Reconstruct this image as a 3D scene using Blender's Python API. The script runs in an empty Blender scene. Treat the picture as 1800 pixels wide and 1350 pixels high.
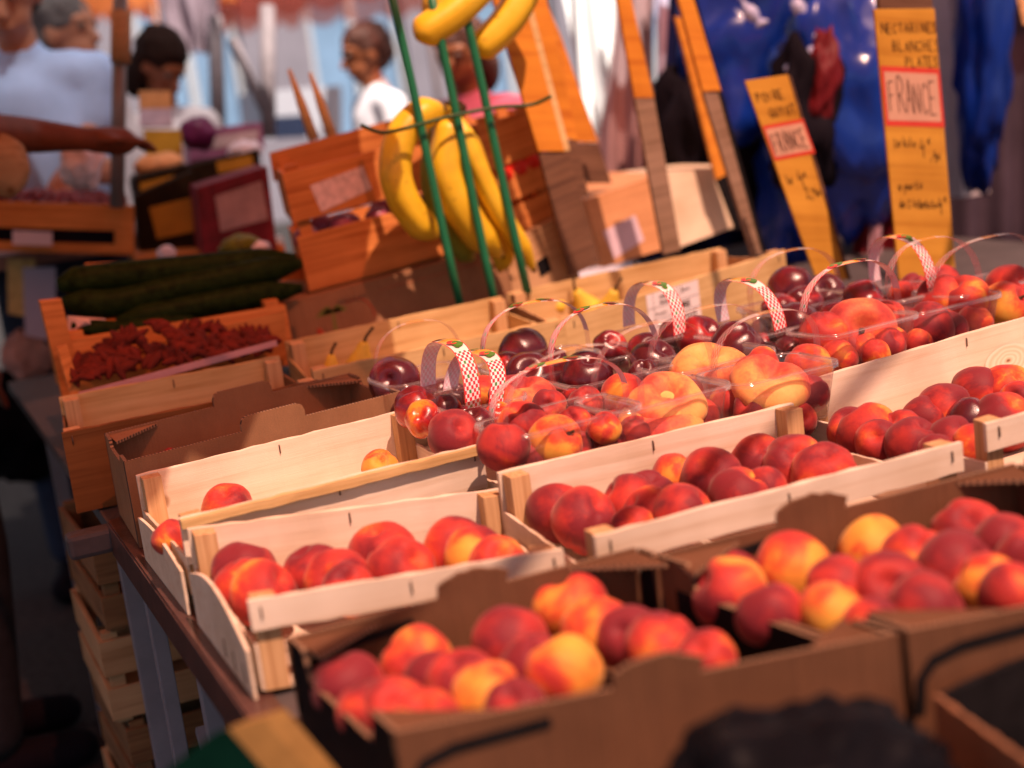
import bpy, bmesh, math, random
from mathutils import Vector, Matrix, noise
random.seed(7)
SC = bpy.context.scene
COL = SC.collection
PI = math.pi
R_ = math.radians

# ------------------------------------------------------------------ camera
CAMZ = 1.40
FPX = 2700.0
_roll, _yh = 0.13, 110.0
_pitch = math.atan2((675 - _yh) * math.cos(_roll), FPX)
_th = R_(22)
FW = Vector((math.sin(_th)*math.cos(_pitch), math.cos(_th)*math.cos(_pitch), -math.sin(_pitch)))
_r = Vector((math.cos(_th), -math.sin(_th), 0)); _u = _r.cross(FW); _a = math.atan(_roll)
RT = _r*math.cos(_a) - _u*math.sin(_a)
UP = _u*math.cos(_a) + _r*math.sin(_a)
CP = Vector((0, 0, CAMZ))
cam = bpy.data.cameras.new('camera'); camo = bpy.data.objects.new('camera', cam); COL.objects.link(camo)
camo.matrix_world = Matrix(((RT.x, UP.x, -FW.x, CP.x), (RT.y, UP.y, -FW.y, CP.y), (RT.z, UP.z, -FW.z, CP.z), (0, 0, 0, 1)))
cam.sensor_width = 36; cam.lens = FPX/1800*36; cam.clip_start = 0.05; cam.clip_end = 300
cam.dof.use_dof = True; cam.dof.focus_distance = 2.20; cam.dof.aperture_fstop = 2.25
SC.camera = camo

# ------------------------------------------------------------------ light
SUN_EL, SUN_AZ = R_(60), R_(-78)          # azimuth measured from +X towards +Y
w = bpy.data.worlds.new('World'); SC.world = w; w.use_nodes = True
nt = w.node_tree; nt.nodes.clear()
sky = nt.nodes.new('ShaderNodeTexSky'); sky.sky_type = 'NISHITA'; sky.sun_disc = False
sky.sun_elevation = SUN_EL; sky.sun_rotation = PI/2 - SUN_AZ; sky.air_density = 1.0; sky.dust_density = 2.5
bg = nt.nodes.new('ShaderNodeBackground'); bg.inputs[1].default_value = 0.05
wo = nt.nodes.new('ShaderNodeOutputWorld'); nt.links.new(sky.outputs[0], bg.inputs[0]); nt.links.new(bg.outputs[0], wo.inputs[0])
sl = bpy.data.lights.new('sun', 'SUN'); sl.energy = 5; sl.angle = R_(0.5); sl.color = (1, .93, .82)
so = bpy.data.objects.new('sun', sl); COL.objects.link(so)
sd = Vector((math.cos(SUN_EL)*math.cos(SUN_AZ), math.cos(SUN_EL)*math.sin(SUN_AZ), math.sin(SUN_EL)))
so.rotation_euler = sd.to_track_quat('Z', 'Y').to_euler()
SC.view_settings.view_transform = 'Standard'; SC.view_settings.look = 'None'
SC.view_settings.exposure = 1.14; SC.view_settings.gamma = 1.0
SC.cycles.use_denoising = True
SC.cycles.max_bounces = 10; SC.cycles.transparent_max_bounces = 16; SC.cycles.sample_clamp_indirect = 6

# ------------------------------------------------------------------ measuring from the photograph's pixels into the place
def ray(x, y): return FW + RT*((x-900)/FPX) - UP*((y-675)/FPX)
def at(x, y, z=None, Y=None, d=None, X=None):
    """point of the place seen at photo pixel (x,y), on the level z, the upright plane Y / X, or at distance d"""
    r = ray(x, y)
    if z is not None: k = (z-CAMZ)/r.z
    elif Y is not None: k = Y/r.y
    elif X is not None: k = X/r.x
    else: k = d
    return CP + r*k
def dep(p): return (Vector(p)-CP).dot(FW)
Z = lambda h: CAMZ + h
TABLE = Z(-0.61)

# ------------------------------------------------------------------ materials
MATS = {}
def N(m, t, **k):
    n = m.node_tree.nodes.new(t)
    for a, b in k.items():
        if a.startswith('i_'): n.inputs[a[2:].replace('_', ' ')].default_value = b
        else: setattr(n, a, b)
    return n
def L(m, a, b): m.node_tree.links.new(a, b)
def base(name):
    m = bpy.data.materials.new(name); m.use_nodes = True
    b = m.node_tree.nodes['Principled BSDF']; return m, b
def ramp(m, stops):
    r = N(m, 'ShaderNodeValToRGB'); e = r.color_ramp.elements
    while len(e) > 1: e.remove(e[-1])
    e[0].position = stops[0][0]; e[0].color = (*stops[0][1], 1)
    for p, c in stops[1:]:
        q = e.new(p); q.color = (*c, 1)
    return r
def plain(name, c, rough=.6, var=.25, scale=30, bump=.15, metal=0, sheen=0, coat=0, bscale=None):
    """one colour broken up by blotches and a fine relief"""
    if name in MATS: return MATS[name]
    m, b = base(name)
    tc = N(m, 'ShaderNodeTexCoord')
    n = N(m, 'ShaderNodeTexNoise', i_Scale=scale, i_Detail=6.0, i_Roughness=.65); L(m, tc.outputs['Object'], n.inputs['Vector'])
    lo = tuple(x*(1-var) for x in c); hi = tuple(min(1, x*(1+var)) for x in c)
    r = ramp(m, [(.3, lo), (.7, hi)]); L(m, n.outputs[0], r.inputs[0]); L(m, r.outputs[0], b.inputs['Base Color'])
    b.inputs['Roughness'].default_value = rough; b.inputs['Metallic'].default_value = metal
    b.inputs['Sheen Weight'].default_value = sheen; b.inputs['Coat Weight'].default_value = coat
    b.inputs['Specular IOR Level'].default_value = .3
    if max(c) < .06 and not coat: b.inputs['IOR'].default_value = 1.12
    if bump:
        n2 = N(m, 'ShaderNodeTexNoise', i_Scale=(bscale or scale*6), i_Detail=4.0); L(m, tc.outputs['Object'], n2.inputs['Vector'])
        bp = N(m, 'ShaderNodeBump', i_Strength=bump, i_Distance=.002); L(m, n2.outputs[0], bp.inputs['Height']); L(m, bp.outputs[0], b.inputs['Normal'])
    MATS[name] = m; return m
def wood(name, c, dark, rough=.62, grain=1.0, ang=(1, 26, 26)):
    """grain runs along the board's own local X"""
    if name in MATS: return MATS[name]
    m, b = base(name)
    tc = N(m, 'ShaderNodeTexCoord'); oi = N(m, 'ShaderNodeObjectInfo')
    ad = N(m, 'ShaderNodeVectorMath', operation='ADD'); L(m, tc.outputs['Object'], ad.inputs[0])
    sc_ = N(m, 'ShaderNodeVectorMath', operation='SCALE'); sc_.inputs[0].default_value = (3, 5, 7); L(m, oi.outputs['Random'], sc_.inputs['Scale']); L(m, sc_.outputs[0], ad.inputs[1])
    mp = N(m, 'ShaderNodeMapping'); mp.inputs['Scale'].default_value = ang; L(m, ad.outputs[0], mp.inputs[0])
    n = N(m, 'ShaderNodeTexNoise', i_Scale=3.5*grain, i_Detail=5.0, i_Roughness=.55, i_Distortion=.6); L(m, mp.outputs[0], n.inputs['Vector'])
    mp2 = N(m, 'ShaderNodeMapping'); mp2.inputs['Scale'].default_value = (ang[0]*4, ang[1]*9, ang[2]*9); L(m, ad.outputs[0], mp2.inputs[0])
    n2 = N(m, 'ShaderNodeTexNoise', i_Scale=5.0, i_Detail=3.0); L(m, mp2.outputs[0], n2.inputs['Vector'])
    n3 = N(m, 'ShaderNodeTexNoise', i_Scale=7.0, i_Detail=3.0); L(m, ad.outputs[0], n3.inputs['Vector'])
    r = ramp(m, [(.30, dark), (.46, tuple((a+2*bb)/3 for a, bb in zip(dark, c))), (.62, c), (.8, tuple(min(1, x*1.08) for x in c))])
    L(m, n.outputs[0], r.inputs[0])
    r3 = ramp(m, [(.3, (.80, .76, .70)), (.62, (1, 1, 1))]); L(m, n3.outputs[0], r3.inputs[0])
    mx = N(m, 'ShaderNodeMix', data_type='RGBA', blend_type='MULTIPLY'); mx.inputs[0].default_value = 1
    L(m, r.outputs[0], mx.inputs[6]); L(m, r3.outputs[0], mx.inputs[7])
    # a few knots
    v = N(m, 'ShaderNodeTexVoronoi', i_Scale=6.0); L(m, ad.outputs[0], v.inputs['Vector'])
    rk = ramp(m, [(0.0, (.22, .12, .06)), (.045, (.45, .28, .16)), (.075, (1, 1, 1))]); L(m, v.outputs['Distance'], rk.inputs[0])
    mk = N(m, 'ShaderNodeMix', data_type='RGBA', blend_type='MULTIPLY'); mk.inputs[0].default_value = .8
    L(m, mx.outputs[2], mk.inputs[6]); L(m, rk.outputs[0], mk.inputs[7])
    L(m, mk.outputs[2], b.inputs['Base Color']); b.inputs['Roughness'].default_value = rough; b.inputs['Specular IOR Level'].default_value = .12
    bp = N(m, 'ShaderNodeBump', i_Strength=.35, i_Distance=.0012); L(m, n2.outputs[0], bp.inputs['Height']); L(m, bp.outputs[0], b.inputs['Normal'])
    MATS[name] = m; return m
def cardboard(name, c):
    if name in MATS: return MATS[name]
    m, b = base(name)
    tc = N(m, 'ShaderNodeTexCoord')
    n = N(m, 'ShaderNodeTexNoise', i_Scale=9.0, i_Detail=6.0, i_Roughness=.6); L(m, tc.outputs['Object'], n.inputs['Vector'])
    f = N(m, 'ShaderNodeTexNoise', i_Scale=600.0, i_Detail=2.0); L(m, tc.outputs['Object'], f.inputs['Vector'])
    r = ramp(m, [(.3, tuple(x*.78 for x in c)), (.7, tuple(x*1.12 for x in c))]); L(m, n.outputs[0], r.inputs[0])
    rf = ramp(m, [(.3, (.86, .86, .86)), (.7, (1.08, 1.06, 1.04))]); L(m, f.outputs[0], rf.inputs[0])
    mx = N(m, 'ShaderNodeMix', data_type='RGBA', blend_type='MULTIPLY'); mx.inputs[0].default_value = 1
    L(m, r.outputs[0], mx.inputs[6]); L(m, rf.outputs[0], mx.inputs[7]); L(m, mx.outputs[2], b.inputs['Base Color'])
    # the flutes of the corrugated core telegraph through as faint vertical ribs, here and there a crease
    wv = N(m, 'ShaderNodeTexWave', wave_type='BANDS', bands_direction='X', i_Scale=55.0, i_Distortion=.3); L(m, tc.outputs['Object'], wv.inputs['Vector'])
    mp = N(m, 'ShaderNodeMapping'); mp.inputs['Scale'].default_value = (34, 1, 2.0); L(m, tc.outputs['Object'], mp.inputs[0])
    n4 = N(m, 'ShaderNodeTexNoise', i_Scale=1.0, i_Detail=3.0); L(m, mp.outputs[0], n4.inputs['Vector'])
    b1 = N(m, 'ShaderNodeBump', i_Strength=.12, i_Distance=.001); L(m, wv.outputs['Fac'], b1.inputs['Height'])
    b2 = N(m, 'ShaderNodeBump', i_Strength=1.0, i_Distance=.006); L(m, n4.outputs[0], b2.inputs['Height']); L(m, b1.outputs[0], b2.inputs['Normal'])
    L(m, b2.outputs[0], b.inputs['Normal']); b.inputs['Roughness'].default_value = .85; b.inputs['Specular IOR Level'].default_value = .15
    MATS[name] = m; return m
def corrugated(name):
    """cut edge of the board: two liners and the wavy core"""
    if name in MATS: return MATS[name]
    m, b = base(name); tc = N(m, 'ShaderNodeTexCoord')
    wv = N(m, 'ShaderNodeTexWave', wave_type='BANDS', bands_direction='X', i_Scale=60.0, i_Distortion=2.0, i_Detail=1.0); L(m, tc.outputs['Object'], wv.inputs['Vector'])
    r = ramp(m, [(.35, (.05, .03, .02)), (.6, (.34, .20, .11))]); L(m, wv.outputs['Fac'], r.inputs[0]); L(m, r.outputs[0], b.inputs['Base Color'])
    b.inputs['Roughness'].default_value = .9; MATS[name] = m; return m
def fruit_skin(name, kind):
    """ground colour to blush to wine red; per-object colour = (blush, yellow, dark)"""
    m, b = base(name); tc = N(m, 'ShaderNodeTexCoord'); oi = N(m, 'ShaderNodeObjectInfo')
    sp = N(m, 'ShaderNodeSeparateColor'); L(m, oi.outputs['Color'], sp.inputs[0])
    off = N(m, 'ShaderNodeVectorMath', operation='SCALE'); off.inputs[0].default_value = (11, 17, 23); L(m, oi.outputs['Random'], off.inputs['Scale'])
    ad = N(m, 'ShaderNodeVectorMath', operation='ADD'); L(m, tc.outputs['Object'], ad.inputs[0]); L(m, off.outputs[0], ad.inputs[1])
    n1 = N(m, 'ShaderNodeTexNoise', i_Scale=.85, i_Detail=3.0, i_Roughness=.5, i_Distortion=.4); L(m, ad.outputs[0], n1.inputs['Vector'])
    st = N(m, 'ShaderNodeMapping'); st.inputs['Scale'].default_value = (5, 5, 1.2); L(m, ad.outputs[0], st.inputs[0])
    n2 = N(m, 'ShaderNodeTexNoise', i_Scale=2.2, i_Detail=6.0, i_Roughness=.7); L(m, st.outputs[0], n2.inputs['Vector'])
    n3 = N(m, 'ShaderNodeTexNoise', i_Scale=34.0, i_Detail=3.0); L(m, ad.outputs[0], n3.inputs['Vector'])
    def mth(op, a, bb=None):
        q = N(m, 'ShaderNodeMath', operation=op)
        for i, v in enumerate((a, bb)):
            if v is None: continue
            if isinstance(v, (int, float)): q.inputs[i].default_value = v
            else: L(m, v, q.inputs[i])
        return q.outputs[0]
    s = mth('ADD', mth('MULTIPLY', n1.outputs[0], 1.65), mth('MULTIPLY', n2.outputs[0], .38))
    s = mth('ADD', s, mth('MULTIPLY', n3.outputs[0], .10))
    s = mth('ADD', s, mth('MULTIPLY', mth('SUBTRACT', sp.outputs[0], .5), 1.0))
    dt = N(m, 'ShaderNodeVectorMath', operation='DOT_PRODUCT'); L(m, tc.outputs['Object'], dt.inputs[0]); dt.inputs[1].default_value = (.8, .35, .35)
    s = mth('ADD', s, mth('MULTIPLY', dt.outputs['Value'], .26))
    s = mth('SUBTRACT', s, .50)
    if kind == 'peach':
        stops = [(.0, (.78, .40, .055)), (.28, (.78, .30, .045)), (.45, (.66, .10, .03)), (.62, (.50, .040, .030)), (.80, (.38, .028, .028)), (1.0, (.20, .015, .025))]
    elif kind == 'flat':
        stops = [(.0, (.80, .50, .16)), (.32, (.78, .36, .10)), (.52, (.72, .17, .07)), (.72, (.55, .065, .045)), (1.0, (.26, .02, .03))]
    else:
        stops = [(.0, (.80, .30, .03)), (.3, (.62, .06, .02)), (.5, (.40, .016, .018)), (.72, (.20, .010, .018)), (1.0, (.075, .006, .014))]
    r = ramp(m, stops); L(m, s, r.inputs[0])
    # pale speckle
    sr = ramp(m, [(.60, (0, 0, 0)), (.75, (1, 1, 1))]); L(m, n3.outputs[0], sr.inputs[0])
    mx = N(m, 'ShaderNodeMix', data_type='RGBA'); L(m, mth('MULTIPLY', sr.outputs[0], .16), mx.inputs[0]); L(m, r.outputs[0], mx.inputs[6]); mx.inputs[7].default_value = (.75, .30, .12, 1)
    L(m, mx.outputs[2], b.inputs['Base Color'])
    if kind == 'nectarine':
        b.inputs['Roughness'].default_value = .26; b.inputs['Coat Weight'].default_value = .35; b.inputs['Coat Roughness'].default_value = .2
    else:
        b.inputs['Roughness'].default_value = .62; b.inputs['Specular IOR Level'].default_value = .3; b.inputs['Sheen Weight'].default_value = .20; b.inputs['Sheen Roughness'].default_value = .45
        b.inputs['Sheen Tint'].default_value = (1, .78, .66, 1)
    b.inputs['Subsurface Weight'].default_value = .08; b.inputs['Subsurface Radius'].default_value = (.25, .06, .02); b.inputs['Subsurface Scale'].default_value = .02
    bp = N(m, 'ShaderNodeBump', i_Strength=.10, i_Distance=.02); L(m, n3.outputs[0], bp.inputs['Height']); L(m, bp.outputs[0], b.inputs['Normal'])
    MATS[name] = m; return m
def translucent(name, c, t=.6, weave=.34, direct=None):
    if name in MATS: return MATS[name]
    m, b = base(name); m.node_tree.nodes.remove(b); out = m.node_tree.nodes['Material Output']
    tc = N(m, 'ShaderNodeTexCoord'); n = N(m, 'ShaderNodeTexNoise', i_Scale=2.0, i_Detail=5.0); L(m, tc.outputs['Object'], n.inputs['Vector'])
    r = ramp(m, [(.3, tuple(x*.88 for x in c)), (.7, tuple(min(1, x*1.06) for x in c))]); L(m, n.outputs[0], r.inputs[0])
    d = N(m, 'ShaderNodeBsdfDiffuse'); q = N(m, 'ShaderNodeBsdfTranslucent'); x = N(m, 'ShaderNodeMixShader'); x.inputs[0].default_value = t
    L(m, r.outputs[0], d.inputs[0]); L(m, r.outputs[0], q.inputs[0]); L(m, d.outputs[0], x.inputs[1]); L(m, q.outputs[0], x.inputs[2])
    tp = N(m, 'ShaderNodeBsdfTransparent'); tp.inputs[0].default_value = (*(direct or (1, .35+.65*c[1]/c[0]*.6, .30+.65*c[2]/c[0]*.6)), 1)
    y = N(m, 'ShaderNodeMixShader'); y.inputs[0].default_value = weave; L(m, x.outputs[0], y.inputs[1]); L(m, tp.outputs[0], y.inputs[2]); L(m, y.outputs[0], out.inputs[0])
    MATS[name] = m; return m
def clearplastic(name, tint=(1, .96, .96), gl=.09):
    m, b = base(name); m.node_tree.nodes.remove(b); out = m.node_tree.nodes['Material Output']
    t = N(m, 'ShaderNodeBsdfTransparent'); t.inputs[0].default_value = (*tint, 1)
    g = N(m, 'ShaderNodeBsdfGlossy', i_Roughness=.12); d = N(m, 'ShaderNodeBsdfDiffuse'); d.inputs[0].default_value = (.6, .55, .55, 1)
    tc = N(m, 'ShaderNodeTexCoord'); n = N(m, 'ShaderNodeTexNoise', i_Scale=60.0, i_Detail=3.0); L(m, tc.outputs['Object'], n.inputs['Vector'])
    bp = N(m, 'ShaderNodeBump', i_Strength=.25, i_Distance=.003); L(m, n.outputs[0], bp.inputs['Height']); L(m, bp.outputs[0], g.inputs['Normal'])
    f = N(m, 'ShaderNodeLayerWeight', i_Blend=.25)
    mr = N(m, 'ShaderNodeMapRange'); mr.inputs[3].default_value = gl; mr.inputs[4].default_value = .55; L(m, f.outputs['Fresnel'], mr.inputs[0])
    a = N(m, 'ShaderNodeMixShader'); a.inputs[0].default_value = .45; L(m, g.outputs[0], a.inputs[1]); L(m, d.outputs[0], a.inputs[2])
    x = N(m, 'ShaderNodeMixShader'); L(m, mr.outputs[0], x.inputs[0]); L(m, t.outputs[0], x.inputs[1]); L(m, a.outputs[0], x.inputs[2]); L(m, x.outputs[0], out.inputs[0])
    MATS[name] = m; return m
def band_mat():
    """clear handle band: red, white and green check printed on the legs, clear tinted gold film at the arch (UV u = metres along, v = across)"""
    m, b = base('printed_band'); nt_ = m.node_tree; out = nt_.nodes['Material Output']
    uv = N(m, 'ShaderNodeUVMap'); sx = N(m, 'ShaderNodeSeparateXYZ'); L(m, uv.outputs[0], sx.inputs[0])
    def mth(op, a, bb=None):
        q = N(m, 'ShaderNodeMath', operation=op)
        for i, v in enumerate((a, bb)):
            if v is None: continue
            if isinstance(v, (int, float)): q.inputs[i].default_value = v
            else: L(m, v, q.inputs[i])
        return q.outputs[0]
    u, v = sx.outputs[0], sx.outputs[1]
    cu = mth('FLOOR', mth('MULTIPLY', u, 1/.0052)); cv = mth('FLOOR', mth('MULTIPLY', v, 7.0))
    chk = mth('MODULO', mth('ADD', cu, mth('ADD', cv, 40)), 2)                      # 0/1
    gcol = mth('MULTIPLY', mth('COMPARE', mth('MODULO', mth('ADD', cv, 0), 4), 2), mth('COMPARE', mth('MODULO', mth('ADD', cu, 40), 4), 1))
    for nd in nt_.nodes:
        if nd.type == 'MATH' and nd.operation == 'COMPARE': nd.inputs[2].default_value = .1
    mix1 = N(m, 'ShaderNodeMix', data_type='RGBA'); L(m, chk, mix1.inputs[0]); mix1.inputs[6].default_value = (.88, .86, .84, 1); mix1.inputs[7].default_value = (.72, .02, .04, 1)
    mix2 = N(m, 'ShaderNodeMix', data_type='RGBA'); L(m, gcol, mix2.inputs[0]); L(m, mix1.outputs[2], mix2.inputs[6]); mix2.inputs[7].default_value = (.05, .25, .06, 1)
    edge = mth('GREATER_THAN', mth('ABSOLUTE', mth('SUBTRACT', v, .5)), .44)
    oi = N(m, 'ShaderNodeObjectInfo'); sp = N(m, 'ShaderNodeSeparateColor'); L(m, oi.outputs['Color'], sp.inputs[0])
    # zones along the band, as distance from the arch top: art zone paper white, then check, then clear
    t = mth('ABSOLUTE', u)
    isprint = mth('LESS_THAN', mth('MULTIPLY', u, sp.outputs[1]), .115)             # printed side / clear side
    inart = mth('LESS_THAN', t, .048)
    mix3 = N(m, 'ShaderNodeMix', data_type='RGBA'); L(m, inart, mix3.inputs[0]); L(m, mix2.outputs[2], mix3.inputs[6]); mix3.inputs[7].default_value = (.90, .86, .80, 1)
    gold = mth('LESS_THAN', t, .016)
    mixg = N(m, 'ShaderNodeMix', data_type='RGBA'); L(m, gold, mixg.inputs[0]); L(m, mix3.outputs[2], mixg.inputs[6]); mixg.inputs[7].default_value = (.85, .42, .05, 1)
    mix4 = N(m, 'ShaderNodeMix', data_type='RGBA'); L(m, edge, mix4.inputs[0]); L(m, mixg.outputs[2], mix4.inputs[6]); mix4.inputs[7].default_value = (.8, .05, .05, 1)
    # the back of the print shows pale through the film
    ge = N(m, 'ShaderNodeNewGeometry')
    mix5 = N(m, 'ShaderNodeMix', data_type='RGBA'); L(m, mth('MULTIPLY', mth('SUBTRACT', 1.0, ge.outputs['Backfacing']), .72), mix5.inputs[0]); L(m, mix4.outputs[2], mix5.inputs[6]); mix5.inputs[7].default_value = (.82, .74, .84, 1)
    L(m, mix5.outputs[2], b.inputs['Base Color']); b.inputs['Roughness'].default_value = .3; b.inputs['Coat Weight'].default_value = .5
    tr = N(m, 'ShaderNodeBsdfTransparent'); tr.inputs[0].default_value = (1, .93, .93, 1)
    ms = N(m, 'ShaderNodeMixShader')
    op = mth('ADD', mth('MULTIPLY', mth('MULTIPLY', sp.outputs[0], mth('LESS_THAN', t, .125)), .92), .26)
    L(m, mth('MINIMUM', op, .96), ms.inputs[0]); L(m, tr.outputs[0], ms.inputs[1]); L(m, b.outputs[0], ms.inputs[2]); L(m, ms.outputs[0], out.inputs[0])
    return m

PINE = wood('pale_poplar', (.82, .72, .58), (.70, .57, .42), grain=.8)
PINE2 = wood('pine_post', (.66, .43, .22), (.42, .22, .09), ang=(.6, 34, 34), grain=1.5)
YPINE = wood('yellow_pine', (.70, .50, .24), (.52, .33, .13))
OWOOD = wood('orange_wood', (.68, .27, .075), (.42, .13, .03))
TANW = wood('tan_board', (.55, .34, .18), (.38, .21, .10))
OLDW = wood('old_crate_wood', (.28, .15, .07), (.15, .07, .035))
DARKW = wood('brown_post', (.17, .09, .055), (.09, .045, .03))
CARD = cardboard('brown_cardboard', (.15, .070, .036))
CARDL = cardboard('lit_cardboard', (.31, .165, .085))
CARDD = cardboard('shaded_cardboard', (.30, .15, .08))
CORR = corrugated('corrugated_edge')
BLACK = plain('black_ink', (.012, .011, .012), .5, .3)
STEEL = plain('staple_steel', (.16, .10, .07), .4, .3, metal=.6)
LEGM = plain('grey_painted_steel', (.22, .22, .26), .45, .15, 12, .1)
RAILM = plain('worn_brown_steel', (.085, .04, .032), .38, .35, 18, .3, coat=.2)
PEACH = fruit_skin('peach_skin', 'peach'); FLAT = fruit_skin('flat_peach_skin', 'flat'); NECT = fruit_skin('nectarine_skin', 'nectarine')
CLEAR = clearplastic('clear_plastic'); BAND = band_mat()
STEMM = plain('stem_brown', (.06, .035, .015), .8, .4, 80)

# ------------------------------------------------------------------ helpers
def link(o, parent=None):
    COL.objects.link(o)
    if parent is not None: o.parent = parent
    return o
def meta(o, label=None, cat=None, group=None, kind=None):
    if label: o['label'] = label
    if cat: o['category'] = cat
    if group: o['group'] = group
    if kind: o['kind'] = kind
    return o
def thing(name, label, cat, loc=(0, 0, 0), group=None):
    o = bpy.data.objects.new(name, None); o.location = loc; o.empty_display_size = .05; link(o)
    return meta(o, label, cat, group)
def wm(o):
    """world matrix of an object from its own and its parents' transforms"""
    b = Matrix.LocRotScale(o.location, o.rotation_euler, o.scale)
    return wm(o.parent) @ b if o.parent else b
def setp(o, parent, mw):
    if parent is not None: o.parent = parent; o.matrix_basis = wm(parent).inverted() @ mw
    else: o.matrix_basis = mw
def mesh(name, vs, fs, m, parent=None, smooth=False, mw=None, uvs=None):
    me = bpy.data.meshes.new(name); me.from_pydata([tuple(v) for v in vs], [], fs)
    if m: me.materials.append(m)
    if smooth:
        for p in me.polygons: p.use_smooth = True
    if uvs:
        ul = me.uv_layers.new(name='UVMap')
        for p in me.polygons:
            for li, vi in zip(p.loop_indices, p.vertices): ul.data[li].uv = uvs[vi]
    me.update()
    o = bpy.data.objects.new(name, me); link(o)
    setp(o, parent, mw if mw is not None else Matrix())
    return o
def frame(o, x, up):
    """matrix with local X along x and local Z near up"""
    x = Vector(x).normalized(); y = Vector(up).cross(x).normalized(); z = x.cross(y)
    return Matrix(((x.x, y.x, z.x, o[0]), (x.y, y.y, z.y, o[1]), (x.z, y.z, z.z, o[2]), (0, 0, 0, 1)))
def inv(mw, pts):
    i = mw.inverted(); return [i @ Vector(p) for p in pts]
def hexa(name, A, B, m, parent=None, n=1, rough=0, bev=0):
    """solid between quad A (4 pts) and quad B (4 pts, opposite face), local X along A0-A1; optionally subdivided along X with ragged edges"""
    mw = frame(A[0], Vector(A[1])-Vector(A[0]), Vector(A[3])-Vector(A[0]))
    a = inv(mw, A); b = inv(mw, B); vs = []; fs = []
    for i in range(n+1):
        t = i/n
        for q in (a[0].lerp(a[1], t), a[3].lerp(a[2], t), b[3].lerp(b[2], t), b[0].lerp(b[1], t)):
            j = Vector((0, random.uniform(-rough, rough)*.3, random.uniform(-rough, rough))) if rough and 0 < i < n else Vector()
            vs.append(q+j)
    for i in range(n):
        o = i*4
        for k in range(4): fs.append((o+k, o+4+k, o+4+(k+1) % 4, o+(k+1) % 4))
    fs.append((0, 1, 2, 3)); fs.append((n*4+3, n*4+2, n*4+1, n*4))
    o = mesh(name, vs, fs, m, parent, mw=mw)
    fixn(o)
    if bev: bevel(o, bev)
    return o
def fixn(o):
    bm = bmesh.new(); bm.from_mesh(o.data); bmesh.ops.recalc_face_normals(bm, faces=bm.faces); bm.to_mesh(o.data); bm.free()
def bevel(o, w_):
    md = o.modifiers.new('bevel', 'BEVEL'); md.width = w_; md.segments = 2; md.limit_method = 'ANGLE'
def board(name, p0, p1, down, h, thick, m, parent, inward, n=22, rough=.0011, bev=.0006):
    """upright board with its top edge from p0 to p1, h tall along `down`, thickness towards `inward`"""
    p0, p1 = Vector(p0), Vector(p1); dn = Vector(down).normalized()*h; w_ = Vector(inward).normalized()*thick
    A = [p0+dn, p1+dn, p1, p0]; B = [q+w_ for q in A]
    return hexa(name, A, B, m, parent, n, rough, bev)
def box(name, c, s, m, parent=None, x=(1, 0, 0), up=(0, 0, 1), bev=.0):
    mw = frame(c, x, up); hx, hy, hz = s[0]/2, s[1]/2, s[2]/2
    vs = [(a*hx, b*hy, c_*hz) for a in (-1, 1) for b in (-1, 1) for c_ in (-1, 1)]
    fs = [(0, 1, 3, 2), (4, 6, 7, 5), (0, 4, 5, 1), (2, 3, 7, 6), (0, 2, 6, 4), (1, 5, 7, 3)]
    o = mesh(name, vs, fs, m, parent, mw=mw)
    if bev: bevel(o, bev)
    return o
def prism(name, outline, mw, thick, m, parent=None, edge_m=None):
    """outline in the local XZ plane, extruded along local Y"""
    n = len(outline); vs = [(x, 0, z) for x, z in outline]+[(x, thick, z) for x, z in outline]
    fs = [tuple(range(n)), tuple(range(2*n-1, n-1, -1))]+[(i, (i+1) % n, n+(i+1) % n, n+i) for i in range(n)]
    o = mesh(name, vs, fs, m, parent, mw=mw); fixn(o)
    if edge_m:
        o.data.materials.append(edge_m)
        for p in o.data.polygons:
            if abs(p.normal.y) < .5: p.material_index = 1
    return o
def tube(name, pts, rad, m, parent=None, seg=10, smooth=True, ell=1.0, cap=True, wob=0):
    pts = [Vector(p) for p in pts]; n = len(pts)
    if not hasattr(rad, '__len__'): rad = [rad]*n
    vs = []; fs = []; pn = None
    for i, p in enumerate(pts):
        t = (pts[min(i+1, n-1)]-pts[max(i-1, 0)]).normalized()
        if pn is None: pn = t.orthogonal().normalized()
        pn = (pn-t*pn.dot(t)).normalized(); b = t.cross(pn)
        for k in range(seg):
            a = 2*PI*k/seg; r = rad[i]*(1+wob*math.cos(5*a))
            vs.append(p+pn*math.cos(a)*r+b*math.sin(a)*r*ell)
    for i in range(n-1):
        for k in range(seg): fs.append((i*seg+k, i*seg+(k+1) % seg, (i+1)*seg+(k+1) % seg, (i+1)*seg+k))
    if cap: fs.append(tuple(range(seg))[::-1]); fs.append(tuple(range((n-1)*seg, n*seg)))
    c = sum(pts, Vector())/n; vs = [v-c for v in vs]
    o = mesh(name, vs, fs, m, parent, smooth, mw=Matrix.Translation(c)); return o
def curve(ctrl, n=16):
    """smooth polyline through control points (Catmull-Rom)"""
    c = [Vector(p) for p in ctrl]; c = [c[0]*2-c[1]]+c+[c[-1]*2-c[-2]]; out = []
    segs = len(c)-3
    for s in range(segs):
        for i in range(n):
            t = i/n; a, b, d, e = c[s:s+4]
            out.append(.5*((2*b)+(-a+d)*t+(2*a-5*b+4*d-e)*t*t+(-a+3*b-3*d+e)*t**3))
    out.append(c[-2]); return out
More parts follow.
